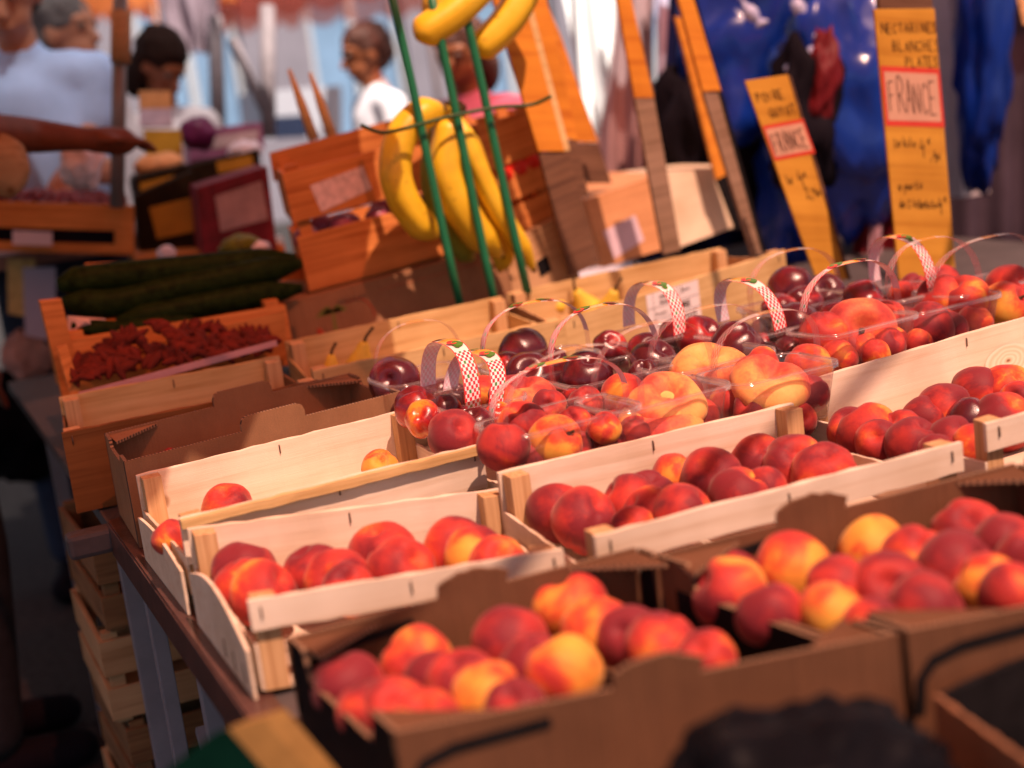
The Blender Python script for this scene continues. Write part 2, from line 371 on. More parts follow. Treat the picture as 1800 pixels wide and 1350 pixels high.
def blob(name, c, s, m, parent=None, amp=.12, f=2.5, seed=0, sub=3, rot=None):
    bm = bmesh.new(); bmesh.ops.create_icosphere(bm, subdivisions=sub, radius=1)
    for v in bm.verts:
        k = 1+amp*noise.noise(v.co*f+Vector((seed*7.1, seed*3.3, seed)))+amp*.4*noise.noise(v.co*f*3+Vector((seed, 9, 3)))
        v.co = Vector((v.co.x*s[0], v.co.y*s[1], v.co.z*s[2]))*k
    me = bpy.data.meshes.new(name); bm.to_mesh(me); bm.free(); me.materials.append(m)
    for p in me.polygons: p.use_smooth = True
    o = bpy.data.objects.new(name, me); link(o)
    mw = Matrix.Translation(c) @ (rot or Matrix())
    setp(o, parent, mw)
    return o

# ------------------------------------------------------------------ fruit meshes (unit radius, shared)
def fruit_mesh(name, kind, seed, m):
    nu, nv = 30, 20; vs = []; fs = []
    rnd = random.Random(seed); gd = rnd.uniform(.07, .13); tip = rnd.uniform(0, .06); sq = rnd.uniform(.9, 1.0); lop = rnd.uniform(-.05, .05)
    for j in range(nv+1):
        ph = PI*j/nv
        for i in range(nu):
            th = 2*PI*i/nu
            x = math.sin(ph)*math.cos(th); y = math.sin(ph)*math.sin(th); z = math.cos(ph)
            if kind == 'flat':
                rr = 1+.05*math.cos(3*th+seed)+.03*math.cos(2*th+seed*2)
                px, py = x*rr, y*rr
                s_ = math.hypot(x, y); pz = .62*z*(1-.78*math.exp(-(s_/.34)**2)*(1 if z > 0 else .6))
                g = math.exp(-((th if th < PI else th-2*PI)/.30)**2)
                px *= 1-.10*g*s_; py *= 1-.05*g; pz *= 1-.30*g*(s_ if z > 0 else .3)
                g2 = math.exp(-((th-PI*.9)/.35)**2); pz *= 1-.16*g2
                p = Vector((px, py, pz))
            else:
                g = math.exp(-((th if th < PI else th-2*PI)/.20)**2)*math.sin(ph)**.6
                r = 1-gd*g-.34*math.exp(-(ph/.30)**2)+tip*math.exp(-((PI-ph)/.25)**2)
                p = Vector((x*r, y*r*(1+lop), z*r*sq))
            p *= 1+.07*noise.noise(p*1.4+Vector((seed*5, 0, 0)))
            vs.append(p)
    for j in range(nv):
        for i in range(nu):
            fs.append((j*nu+i, (j+1)*nu+i, (j+1)*nu+(i+1) % nu, j*nu+(i+1) % nu))
    me = bpy.data.meshes.new(name); me.from_pydata([tuple(v) for v in vs], [], fs); me.materials.append(m)
    for p in me.polygons: p.use_smooth = True
    bm = bmesh.new(); bm.from_mesh(me); bmesh.ops.remove_doubles(bm, verts=bm.verts, dist=1e-4); bmesh.ops.recalc_face_normals(bm, faces=bm.faces); bm.to_mesh(me); bm.free()
    return me
MP = [fruit_mesh('peach', 'r', i, PEACH) for i in range(6)]
MF = [fruit_mesh('flat_peach', 'flat', i, FLAT) for i in range(4)]
MN = [fruit_mesh('nectarine', 'r', 20+i, NECT) for i in range(4)]
def stem_mesh():
    vs = []; fs = []
    for j, (r, z) in enumerate(((.10, .55), (.085, .66), (.05, .74), (.055, .86))):
        for k in range(7): a = 2*PI*k/7; vs.append((r*math.cos(a)+.03*j, r*math.sin(a), z))
    for j in range(3):
        for k in range(7): fs.append((j*7+k, j*7+(k+1) % 7, (j+1)*7+(k+1) % 7, (j+1)*7+k))
    fs.append(tuple(range(21, 28)))
    me = bpy.data.meshes.new('stem'); me.from_pydata(vs, [], fs); me.materials.append(STEMM); return me
STM = stem_mesh()
TONE = {'Y': ('yellow and red', .12, .26), 'O': ('orange', .36, .48), 'R': ('red', .60, .72), 'P': ('pinkish red', .62, .72), 'M': ('dark red', .86, 1.0), 'D': ('purplish black', .90, 1.06)}
ORD = ['', 'second ', 'third ', 'fourth ', 'fifth ', 'sixth ', 'seventh ', 'eighth ', 'ninth ', 'tenth ', 'eleventh ', 'twelfth ']+[x+' ' for x in 'thirteenth fourteenth fifteenth sixteenth seventeenth eighteenth nineteenth twentieth'.split()]
def yfront(x): return 1.745 if x < 1.17 else 1.885+.17*(x-1.19)
def fruits(where, rows, z, group, kind='peach', ymin=None):
    """rows: (px, py, width_px, tone[, kind][, stem]); every fruit is its own thing, seated at level z in its container"""
    cnt = {}; rows = sorted(rows, key=lambda r: r[0]); tot = {}
    for r in rows:
        k = (r[3], r[4] if len(r) > 4 and r[4] else kind); tot[k] = tot.get(k, 0)+1
    for r in rows:
        kd = r[4] if len(r) > 4 and r[4] else kind; stem = len(r) > 5 and r[5]
        zz = r[6] if len(r) > 6 else z; r = (r[0], r[1], r[2]*(1.10 if ymin else 1.0))+tuple(r[3:])
        p = at(r[0], r[1], z=zz); rad = r[2]/FPX*dep(p)/2
        rad = max(.022, min(rad, .058 if kd == 'flat' else .043))
        if ymin and p.y < yfront(p.x)+rad:
            ymn = yfront(p.x+.02)+rad; q = at(r[0], r[1], Y=ymn); rad *= dep(q)/dep(p); p = q
        me = random.choice({'peach': MP, 'flat': MF, 'nectarine': MN}[kd])
        nm = {'peach': 'peach', 'flat': 'flat_peach', 'nectarine': 'nectarine'}[kd]
        o = bpy.data.objects.new(nm, me); link(o); o.location = p; o.scale = (rad,)*3
        if kd == 'flat': o.rotation_euler = (Matrix.Rotation(random.uniform(.15, .5) if not stem else 1.15, 3, 'X') @ Matrix.Rotation(random.uniform(-.15, .3) if not stem else -.25, 3, 'Y') @ Matrix.Rotation(random.uniform(0, 6.28), 3, 'Z')).to_euler()
        elif random.random() < .5: o.rotation_euler = (Matrix.Rotation(random.uniform(.35, 1.2), 3, 'X') @ Matrix.Rotation(random.uniform(-.6, .8), 3, 'Y') @ Matrix.Rotation(random.uniform(0, 6.28), 3, 'Z')).to_euler()
        else: o.rotation_euler = (random.uniform(-.9, 1.1), random.uniform(-.9, .9), random.uniform(0, 6.28))
        if stem and kd != 'flat': o.rotation_euler = (1.0, .35, .3)
        t, lo, hi = TONE[r[3]]; o.color = (random.uniform(lo, hi), random.random(), 0, 1)
        k = (r[3], kd); i = cnt.get(k, 0); cnt[k] = i+1
        word = nm.replace('_', ' ')
        pos = 'only ' if tot[k] == 1 else ('leftmost ' if i == 0 else ('rightmost ' if i == tot[k]-1 else ORD[i]))
        tail = '' if tot[k] == 1 or i == 0 or i == tot[k]-1 else ', counted from the left'
        meta(o, '%s%s %s %s%s' % (pos, t, word, where, tail), word, group)
        if stem:
            s = bpy.data.objects.new('stem', STM); link(s, o)
            if kd == 'flat': s.location = (0, 0, -.42)

# ================================================================== SETTING
ASPH = plain('asphalt', (.040, .034, .034), .85, .4, 40, .5, bscale=180)
g = mesh('ground', [(-40, -20, 0), (60, -20, 0), (60, 60, 0), (-40, 60, 0)], [(0, 1, 2, 3)], ASPH); meta(g, kind='structure')

def canopy(name, label, cx, cy, r, zt, drop, m, mv, sides=8, val=.18, post=True, pm=None, scal=5, rot=.3):
    t = thing(name, label, 'parasol', (cx, cy, 0))
    vs = [(cx, cy, zt)]; fs = []; rim = []
    for i in range(sides):
        a = 2*PI*i/sides+rot; rim.append(Vector((cx+r*math.cos(a), cy+r*math.sin(a), zt-drop)))
    for i in range(sides):
        a, b = rim[i], rim[(i+1) % sides]; k = len(vs); n = 6
        for j in range(n+1):
            q = a.lerp(b, j/n); q = q-Vector((0, 0, .03*math.sin(PI*j/n))); vs.append(q)
            mid = Vector((cx, cy, zt)).lerp(q, .5)+Vector((0, 0, .05)); vs.append(mid)
        for j in range(n):
            fs.append((k+2*j, k+2*j+2, k+2*j+3, k+2*j+1)); fs.append((k+2*j+1, k+2*j+3, 0))
    mesh('cover', vs, fs, m, t, True)
    for i in range(sides):
        a, b = rim[i], rim[(i+1) % sides]; v2 = []; f2 = []; n = scal*8
        for j in range(n+1):
            q = a.lerp(b, j/n)-Vector((0, 0, .03*math.sin(PI*j/n))); wv = .03*math.sin(j*1.3+i)
            out = (q-Vector((cx, cy, q.z))).normalized()*wv*.5
            v2 += [q, q+out-Vector((0, 0, val*(.65+.35*abs(math.sin(PI*j/8)))))]
        for j in range(n): f2.append((2*j, 2*j+2, 2*j+3, 2*j+1))
        mesh('valance', v2, f2, mv, t, True)
    for i in range(sides):
        tube('rib', [Vector((cx, cy, zt-.04)), rim[i]-Vector((0, 0, .02))], .012, pm, t, 6)
    if post: tube('pole', [(cx, cy, 0), (cx, cy, zt+.1)], .024, pm, t, 10)
    return t
REDC = translucent('red_canvas', (.34, .065, .050), .5, .55, (1, .61, .51))
ORC = translucent('orange_canvas', (.85, .30, .10), .5, .2)
SHAD = translucent('grey_canvas', (.45, .44, .47), .4, .14, (1, 1, 1))
POLEM = plain('grey_aluminium', (.42, .42, .44), .35, .12, 10, .05, metal=.5)
canopy('market_parasol', 'large red parasol spread over the peach stall', 2.05, .95, 3.2, 2.95, .50, REDC, REDC, pm=POLEM, rot=.39)
canopy('market_parasol', 'unseen wide grey parasol added to shade the neighbouring stall and its customers', -1.2, 4.7, 3.0, 3.3, .35, SHAD, SHAD, pm=POLEM, rot=.1)  # added out of view to keep direct sun off the people and produce
canopy('market_parasol', 'unseen wide white parasol added to shade the walkway behind the bananas', 5.4, 5.6, 3.4, 3.3, .35, translucent('white_canvas', (.80, .76, .76), .4, .12), REDC, pm=POLEM, rot=.1)  # added above the view to take the sun off the hanging sheets
canopy('market_parasol', 'unseen orange parasol placed to shade the courgette end of the stall', -.50, 2.80, 1.75, 2.62, .42, ORC, ORC, pm=POLEM, rot=.2)  # out of view; set here to cast shade on the courgette end
canopy('market_parasol', 'red parasol with a scalloped edge far behind the bananas', 4.0, 10.6, 1.6, 2.62, .55, REDC, REDC, pm=POLEM, scal=4)
canopy('market_parasol', 'orange parasol with a scalloped edge far behind the wooden crate', 2.0, 10.2, .55, 2.40, .2, ORC, ORC, pm=POLEM, scal=3)

# building at the back of the square
WALLM = plain('pale_render', (.20, .17, .20), .85, .12, 2, .2)
GLAS = plain('window_glass', (.16, .24, .36), .12, .25, 1.5, 0, coat=.5)  # blue base colour stands in for sky reflected in the panes
WFR = plain('white_window_paint', (.42, .40, .42), .5, .08, 5, .05)
bd = thing('building', 'pale rendered building with tall windows closing the back of the square', 'building', (6, 17, 0))
NB = 9; BX0, BX1 = -3.0, 14.0; bw = (BX1-BX0)/NB
for i in range(NB):
    x0 = BX0+i*bw; xa, xb = x0+.38, x0+bw-.38
    box('wall', (x0+.19, 17, 4), (.38, .3, 8), WALLM, bd); box('wall', (x0+bw-.19, 17, 4), (.38, .3, 8), WALLM, bd)
    box('sill_wall', ((xa+xb)/2, 17, .30), (xb-xa, .3, .6), WALLM, bd); box('lintel_wall', ((xa+xb)/2, 17, 5.7), (xb-xa, .3, 4.6), WALLM, bd)
    f = box('window', ((xa+xb)/2, 17.06, 2.0), (xb-xa, .03, 2.8), GLAS, bd)
    for xx in (xa+.04, (xa+xb)/2, xb-.04):
        box('frame', (xx, 17.02, 2.0), (.09, .06, 2.8), WFR, f)

# ================================================================== THE STALL
def bil(c, u, v):
    """point inside a quad given as BL, BR, FR, FL; u to the right, v towards the back"""
    BL, BR, FR, FL = c; return FL.lerp(FR, u).lerp(BL.lerp(BR, u), v)
def staple(p, down, nrm, parent, ln=.012):
    p = Vector(p)+Vector(nrm)*.0008; d = Vector(down).normalized()
    tube('staple', [p+Vector(nrm)*-.001, p+Vector(nrm)*.0012, p+d*ln+Vector(nrm)*.0012, p+d*ln-Vector(nrm)*.001], .0010, STEEL, parent, 5)
def corners(BL, BR, FR, FL):
    """each given as (px, py, z)"""
    return [at(p[0], p[1], z=Z(p[2])) for p in (BL, BR, FR, FL)]
def wood_tray(label, c, h, sdrop=.045, down=(0, 0, -1), m=PINE, pm=PINE2, sm=None, gm=None, cat='wooden crate', th=.007, group='wooden fruit crates on the stall', floor=True, fh=None, lip=False, name='wooden_crate', fm=None):
    BL, BR, FR, FL = c; ctr = (BL+BR+FR+FL)/4; t = thing(name, label, cat, (ctr.x, ctr.y, ctr.z-h), group)
    dn = Vector(down).normalized(); back = ((BL+BR)/2-(FL+FR)/2).normalized(); rt = ((BR+FR)/2-(BL+FL)/2).normalized()
    sm = sm or m; fh = fh or h
    board('end_board', BL, BR, dn, h, th, m, t, -back)
    board('end_board', FL, FR, dn, fh, th, fm or m, t, back)
    if lip:
        board('lip', FL-back*.010, FR-back*.010, dn, .012, .0095, gm or YPINE, t, back)
    # thin side boards, lower than the ends
    for a, b, i in ((BL, FL, rt), (BR, FR, -rt)):
        q0 = a-back*th+dn*sdrop; q1 = b+back*th+dn*sdrop
        board('side_board', q0, q1, dn, h-sdrop-.004, .004, sm, t, i)
    ps = .026
    for a, sx, sy in ((BL, 1, -1), (BR, -1, -1), (FL, 1, 1), (FR, -1, 1)):
        p = a+rt*sx*(.0045+ps/2)+back*sy*(th+.0006+ps/2)+dn*.0015
        A = [p-rt*ps/2-back*ps/2, p+rt*ps/2-back*ps/2, p+rt*ps/2+back*ps/2, p-rt*ps/2+back*ps/2]
        o = hexa('corner_post', [A[0]+dn*(h-.004), A[0], A[1], A[1]+dn*(h-.004)], [A[3]+dn*(h-.004), A[3], A[2], A[2]+dn*(h-.004)], pm, t, 1, 0, .0008)
    if floor:
        for k in range(3):
            v0, v1 = .03+k*.32, .03+k*.32+.30
            q = [bil(c, .01, v1), bil(c, .99, v1), bil(c, .99, v0), bil(c, .01, v0)]; q = [x+dn*(h-.006) for x in q]
            hexa('base_board', [q[3], q[2], q[1], q[0]], [x+dn*.004 for x in (q[3], q[2], q[1], q[0])], sm, t)
    for u in (.035, .5, .965):
        staple(BL.lerp(BR, u)-back*(th)+dn*.006, dn, -back, t); staple(FL.lerp(FR, u)+dn*.008, dn, -back, t)
    return t
def rounded_tab(x0, x1, zb, zt, r=.012, torn=False):
    if torn:
        o = [(x0, zb), (x0+.002, zb+(zt-zb)*.55)]; n = 9
        for i in range(1, n): u = i/n; o.append((x0+(x1-x0)*u, zb+(zt-zb)*(.6+.4*math.sin(PI*u))+random.uniform(-.0015, .0015)))
        return o+[(x1+.002, zb+(zt-zb)*.5), (x1-.002, zb)]
    return [(x0, zb), (x0, zt-r), (x0+r*.3, zt-r*.3), (x0+r, zt), (x1-r, zt), (x1-r*.3, zt-r*.3), (x1, zt-r), (x1, zb)]
def band_strip(name, pts2, mw, wd, parent, y):
    """printed black stripe following a polyline on a wall (local XZ), a hair proud of the board"""
    vs = []; fs = []
    P_ = [Vector((p[0], 0, p[1])) for p in pts2]
    for i, p in enumerate(P_):
        d = (P_[min(i+1, len(P_)-1)]-P_[max(i-1, 0)]).normalized(); nn = Vector((-d.z, 0, d.x))*wd/2
        for yy in (y, y+(.0012 if y > 0 else -.0012)): vs += [p+nn+Vector((0, yy, 0)), p-nn+Vector((0, yy, 0))]
    for i in range(len(P_)-1):
        a = 4*i; b = a+4
        for k, l in ((0, 1), (1, 3), (3, 2), (2, 0)): fs.append((a+k, a+l, b+l, b+k))
    o = mesh(name, vs, fs, BLACK, parent, mw=mw); fixn(o); return o
def card_box(label, c, h, down=(0, 0, -1), m=CARD, back_tab=None, front_tab=None, side_drop=.03, group='brown cardboard fruit boxes', bands=True, flaps=(1, 1, 1, 1), outer=None, torn=False, th=.005):
    BL, BR, FR, FL = c; ctr = (BL+BR+FR+FL)/4; t = thing('cardboard_box', label, 'cardboard box', (ctr.x, ctr.y, ctr.z-h), group)
    dn = Vector(down).normalized(); back = ((BL+BR)/2-(FL+FR)/2).normalized(); rt = ((BR+FR)/2-(BL+FL)/2).normalized()
    for nm, a, b, tab, sgn in (('back', BL, BR, back_tab, 1), ('front', FL, FR, front_tab, -1)):
        ln = (b-a).length; mw = frame(a+dn*h, b-a, -dn)
        mid = []
        if tab: mid = rounded_tab(ln*tab[0], ln*tab[1], h, h+.022, torn=torn)
        out = [(0, 0), (ln, 0), (ln, h)]+mid[::-1]+[(0, h)]
        prism('wall', out, mw if sgn < 0 else mw @ Matrix.Translation((0, -th, 0)), th, m, t, CORR)
        if bands:
            y = -.0006 if sgn < 0 else -th-.0006
            band_strip('printed_band', [(.004, h-.075), (.008, h-.045), (.02, h-.030), (.045, h-.022), (.125, h-.016)], mw, .009, t, y)
    for a, b, iw in ((BL, FL, 1), (BR, FR, -1)):
        ln = (b-a).length; mw = frame(a+dn*h, b-a, -dn); off = th if iw < 0 else 0
        r_ = .045
        out = [(th, 0), (ln-th, 0), (ln-th, h), (ln-th-r_, h), (ln-th-r_-.012, h-side_drop), (r_+.012, h-side_drop), (r_, h), (th, h)]
        sgn = 1 if (mw.to_3x3() @ Vector((0, 1, 0))).dot(rt*iw) > 0 else -1
        prism('side_wall', out, mw @ Matrix.Translation((0, 0 if sgn > 0 else -th, 0)), th, outer or m, t, CORR)
    s = .085
    for k, (a, sx, sy) in enumerate(((BL, 1, -1), (BR, -1, -1), (FR, -1, 1), (FL, 1, 1))):
        if not flaps[k]: continue
        q = a+dn*.003; A = [q+rt*sx*.0055+back*sy*.0055, q+rt*sx*s+back*sy*.006, q+rt*sx*.006+back*sy*s*.75]
        o = mesh('corner_flap', A+[p+dn*.004 for p in A], [(0, 1, 2), (5, 4, 3), (0, 3, 4, 1), (1, 4, 5, 2), (2, 5, 3, 0)], m, t); fixn(o); o.data.materials.append(CORR)
        for p in o.data.polygons:
            if len(p.vertices) == 4: p.material_index = 1
    q = [x+dn*(h-.004) for x in (bil(c, .01, .02), bil(c, .99, .02), bil(c, .99, .98), bil(c, .01, .98))]
    hexa('base', [q[0], q[1], q[2], q[3]], [x+dn*.004 for x in q], m, t)
    return t

# table
tt = thing('market_table', 'long folding market table with a worn brown steel edge under the fruit crates', 'table', (1.5, 2.2, 0))
TT = plain('table_top', (.08, .07, .07), .6, .2, 6, .1)
box('table_top', (1.48, 2.50, TABLE-.012), (2.44, 2.9, .022), TT, tt)
box('edge_rail', (.262, 1.79, TABLE-.027), (.006, 1.16, .052), RAILM, tt, bev=.001)
box('edge_rail', (1.48, 1.06, TABLE-.027), (2.44, .006, .052), RAILM, tt, bev=.001)
box('rail_flange', (.279, 1.79, TABLE+.0015), (.036, 1.16, .003), RAILM, tt)
for (x, y) in ((.30, 2.33), (.30, 1.94), (.335, 1.90), (.52, 2.33), (2.55, 1.2), (2.55, 2.33)):
    box('leg', (x, y, (TABLE-.03)/2), (.024, .024, TABLE-.03), LEGM, tt, bev=.002)
for (a, b) in (((.30, 2.31, .10), (.30, 1.96, .52)), ((.30, 2.31, .32), (.52, 2.0, .66)), ((.335, 1.93, .05), (.335, 2.3, .45))):
    a, b = Vector(a), Vector(b); box('brace', (a+b)/2, ((b-a).length, .020, .020), LEGM, tt, x=b-a)
for y in (2.33, 1.94): box('crossbar', (.41, y+.012, .22), (.22, .018, .018), LEGM, tt)
t2 = thing('market_table', 'second table top with a dull grey edge jutting out past the brown rail', 'table', (1.0, 3.1, 0))
GREY = plain('grey_edge', (.07, .062, .068), .55, .25, 14, .3)
box('table_top', (1.37, 2.99, TABLE-.024), (2.17, 1.19, .044), GREY, t2, bev=.006)
box('end_bar', (.232, 2.375, TABLE-.026), (.075, .04, .040), GREY, t2, bev=.008)
for x in (.30, 2.3):
    for y in (2.55, 3.5): box('leg', (x, y, (TABLE-.05)/2), (.03, .03, TABLE-.05), LEGM, t2)

# --- front boxes
box1c = corners((505, 1120, -.505), (1120, 960, -.495), (1580, 1112, -.50), (693, 1288, -.50))
box2c = corners((1150, 975, -.495), (1787, 812, -.48), (2230, 985, -.49), (1600, 1108, -.50))
FT = thing('market_table', 'low dark table carrying the front row of cardboard boxes', 'table', (1.1, 1.1, 0))
box('table_top', (1.35, .99, TABLE-.075), (2.1, .78, .02), plain('dark_table', (.05, .04, .04), .6), FT)
for x in (.45, 2.3):
    for y in (.7, 1.3): box('leg', (x, y, (TABLE-.085)/2), (.03, .03, TABLE-.085), LEGM, FT)
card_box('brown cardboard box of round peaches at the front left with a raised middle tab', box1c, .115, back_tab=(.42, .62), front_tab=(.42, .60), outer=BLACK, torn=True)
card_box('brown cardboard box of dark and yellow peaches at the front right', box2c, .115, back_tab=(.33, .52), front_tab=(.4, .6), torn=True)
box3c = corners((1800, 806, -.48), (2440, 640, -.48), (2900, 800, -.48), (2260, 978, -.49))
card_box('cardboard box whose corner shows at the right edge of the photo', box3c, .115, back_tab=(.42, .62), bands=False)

box1 = [(612, 1208, 134, 'M'), (733, 1165, 138, 'Y'), (763, 1195, 112, 'M'), (812, 1208, 140, 'R'), (862, 1230, 137, 'Y'), (652, 1250, 124, 'R'), (695, 1256, 138, 'R'),
        (750, 1272, 128, 'P'), (706, 1300, 112, 'R'), (897, 1133, 143, 'R'), (1000, 1070, 145, 'O'), (1052, 1108, 136, 'O'), (1107, 1124, 124, 'M'), (1163, 1137, 140, 'R'),
        (940, 1174, 130, 'M'), (990, 1184, 146, 'Y'), (1240, 1160, 112, 'P'), (907, 1250, 122, 'M')]
fruits('in the front left cardboard box', box1, Z(-.543), 'peaches in the front left cardboard box')
box2 = [(1283, 1046, 138, 'O'), (1284, 1018, 110, 'R'), (1392, 1000, 140, 'O'), (1537, 970, 130, 'Y'), (1610, 985, 124, 'O'), (1677, 1000, 140, 'M'), (1703, 940, 132, 'P'),
        (1768, 962, 125, 'M'), (1477, 1036, 122, 'R'), (1560, 1036, 142, 'R'), (1628, 1072, 137, 'M'), (1732, 1030, 125, 'Y'), (1785, 1046, 130, 'M'), (1352, 1080, 125, 'M'),
        (1463, 1078, 122, 'Y'), (1533, 1100, 108, 'O'), (1806, 985, 118, 'R')]
fruits('in the front right cardboard box', box2, Z(-.532), 'peaches in the front right cardboard box')

# --- row of white crates
W2c = corners((328, 928, -.492), (875, 857, -.525), (990, 965, -.515), (435, 1057, -.50))
t = wood_tray('pale wooden crate of red peaches nearest the bare table corner', W2c, .105, .05, fh=.034)
C2c = corners((872, 830, -.495), (1390, 707, -.495), (1692, 777, -.50), (1045, 943, -.50))
wood_tray('pale wooden crate of red peaches in the middle, just in front of the punnets', C2c, .105, .05, fh=.036)
C3c = corners((1400, 672, -.49), (1950, 512, -.48), (2290, 590, -.48), (1733, 745, -.49))
t3 = wood_tray('pale wooden crate with a ringed knot in its back board, at the right', C3c, .105, .05, fh=.036)
def knot_mat():
    m, b = base('wood_knot'); tc = N(m, 'ShaderNodeTexCoord'); mp = N(m, 'ShaderNodeMapping'); mp.inputs['Scale'].default_value = (.55, 1, 1); L(m, tc.outputs['Object'], mp.inputs[0])
    n = N(m, 'ShaderNodeTexNoise', i_Scale=40.0, i_Detail=2.0); L(m, tc.outputs['Object'], n.inputs['Vector'])
    ln = N(m, 'ShaderNodeVectorMath', operation='LENGTH'); L(m, mp.outputs[0], ln.inputs[0])
    ad = N(m, 'ShaderNodeMath', operation='MULTIPLY_ADD'); L(m, n.outputs[0], ad.inputs[0]); ad.inputs[1].default_value = .006; L(m, ln.outputs['Value'], ad.inputs[2])
    sc = N(m, 'ShaderNodeMath', operation='MULTIPLY'); L(m, ad.outputs[0], sc.inputs[0]); sc.inputs[1].default_value = 1/.032
    P_, Q_ = (.80, .70, .56), (.66, .52, .36)
    r_ = ramp(m, [(.0, (.12, .05, .02)), (.13, (.25, .12, .06)), (.20, Q_), (.30, P_), (.38, Q_), (.46, P_), (.56, Q_), (.64, P_), (.76, Q_), (.86, P_), (1.0, P_)])
    L(m, sc.outputs[0], r_.inputs[0]); L(m, r_.outputs[0], b.inputs['Base Color']); b.inputs['Roughness'].default_value = .65; return m
_d = (C3c[1]-C3c[0]).normalized(); _n = Vector((_d.y, -_d.x, 0)).normalized(); _k = at(1762, 634, Y=1.866)
_k = C3c[0]+_d*((_k-C3c[0]).dot(_d)); _k.z = at(1762, 634, Y=_k.y).z; _k = _k+_n*.0082
_mw = Matrix(((_d.x, 0, _n.x, _k.x), (_d.y, 0, _n.y, _k.y), (0, 1, 0, _k.z), (0, 0, 0, 1)))
mesh('knot', [(0, 0, 0)]+[(.050*math.cos(2*PI*i/32), .026*math.sin(2*PI*i/32), 0) for i in range(32)], [(0, 1+i, 1+(i+1) % 32) for i in range(32)], knot_mat(), t3, mw=_mw)

# curved thin ply closing the left flank of the first crate
def curved_side(label_parent, p0, p1, zb, bulge, name='bowed_side'):
    n = 14; vs = []; fs = []
    for i in range(n+1):
        u = i/n; p = p0.lerp(p1, u); tz = p.z+bulge*math.sin(PI*u)
        for dx in (0, .004):
            vs += [Vector((p.x+dx-.004, p.y, tz)), Vector((p.x+dx-.004, p.y, zb))]
    for i in range(n):
        a = 4*i; b = a+4
        for k, l in ((0, 1), (1, 3), (3, 2), (2, 0)): fs.append((a+k, a+l, b+l, b+k))
    fs += [(0, 2, 3, 1), (4*n, 4*n+1, 4*n+3, 4*n+2)]
    o = mesh(name, vs, fs, PINE, label_parent, mw=Matrix()); fixn(o); return o
fl, bl = W2c[3], W2c[0]
curved_side(t, bl+Vector((-.006, -.02, -.05)), fl+Vector((-.006, .0, -.052)), TABLE+.004, .028)
for k in range(3):
    staple(Vector((fl.x-.008, fl.y+.03+k*.045, TABLE+.035)), (0, 0, -1), (-1, 0, 0), t, .022)

W2 = [(430, 1005, 120, 'M'), (428, 1032, 112, 'R'), (463, 1045, 125, 'O'), (552, 1010, 112, 'M'), (595, 1020, 120, 'R'), (673, 977, 138, 'O'), (705, 1004, 126, 'O'),
      (800, 968, 120, 'R'), (838, 978, 120, 'O'), (875, 992, 106, 'O'), (613, 1036, 98, 'R')]
fruits('in the pale crate nearest the table corner', W2, Z(-.545), 'peaches in the pale crate at the table corner')
C2 = [(980, 900, 115, 'M'), (1027, 915, 135, 'R'), (1108, 887, 112, 'R'), (1140, 877, 102, 'M'), (1138, 900, 95, 'R'), (1200, 903, 115, 'R'), (1188, 840, 92, 'O'), (1250, 845, 130, 'M'),
      (1300, 873, 112, 'R'), (1333, 812, 105, 'R'), (1397, 820, 118, 'R'), (1450, 832, 120, 'P'), (1340, 862, 90, 'R'), (1110, 927, 82, 'P')]
fruits('in the middle pale crate', C2, Z(-.548), 'peaches in the middle pale crate')
C3 = [(1497, 757, 88, 'R'), (1524, 760, 112, 'R'), (1543, 777, 82, 'P'), (1607, 782, 102, 'M'), (1583, 762, 86, 'R'), (1663, 727, 106, 'R'), (1627, 737, 82, 'M'), (1707, 742, 90, 'D', 'nectarine'),
      (1720, 692, 96, 'M'), (1770, 688, 100, 'O'), (1762, 742, 112, 'R'), (1677, 778, 95, 'M'), (1716, 788, 90, 'R'), (1790, 703, 70, 'P'), (1650, 800, 80, 'M')]
fruits('in the pale crate with the knotted board', C3, Z(-.548), 'peaches in the right hand pale crate')

# --- W1, tilted pale crate behind it
W1c = corners((238, 835, -.49), (715, 718, -.49), (848, 780, -.485), (315, 912, -.485))
t = wood_tray('pale wooden crate with a stapled lip lying askew behind the corner crate', W1c, .105, .05, lip=True, fh=.06)
fruits('half hidden in the crate with the stapled lip', [(400, 893, 92, 'O'), (668, 822, 66, 'Y'), (300, 945, 70, 'R')], Z(-.54), 'peaches in the crate with the stapled lip')
curved_side(t, W1c[0]+Vector((-.006, -.02, -.055)), W1c[3]+Vector((-.006, .0, -.065)), TABLE+.004, .01)
fruits('in the torn cardboard box behind the lipped crate', [(290, 808, 46, 'M')], Z(-.54), 'peach in the torn cardboard box')

# --- K1 torn cardboard box
K1c = corners((183, 762, -.475), (614, 655, -.475), (706, 688, -.478), (218, 812, -.478))
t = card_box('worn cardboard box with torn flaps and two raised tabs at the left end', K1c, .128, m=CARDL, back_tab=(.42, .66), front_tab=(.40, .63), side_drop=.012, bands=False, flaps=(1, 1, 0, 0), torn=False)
# --- K0 yellow crate
K0c = corners((103, 698, -.455), (490, 625, -.46), (560, 668, -.475), (108, 762, -.475))
wood_tray('yellowish wooden crate standing behind the torn cardboard box', K0c, .132, .03, m=YPINE, sm=OLDW, fh=.132, lip=False, fm=wood('dark_front', (.26, .11, .035), (.14, .05, .016)))  # front board in a darker brown than the rest of the crate

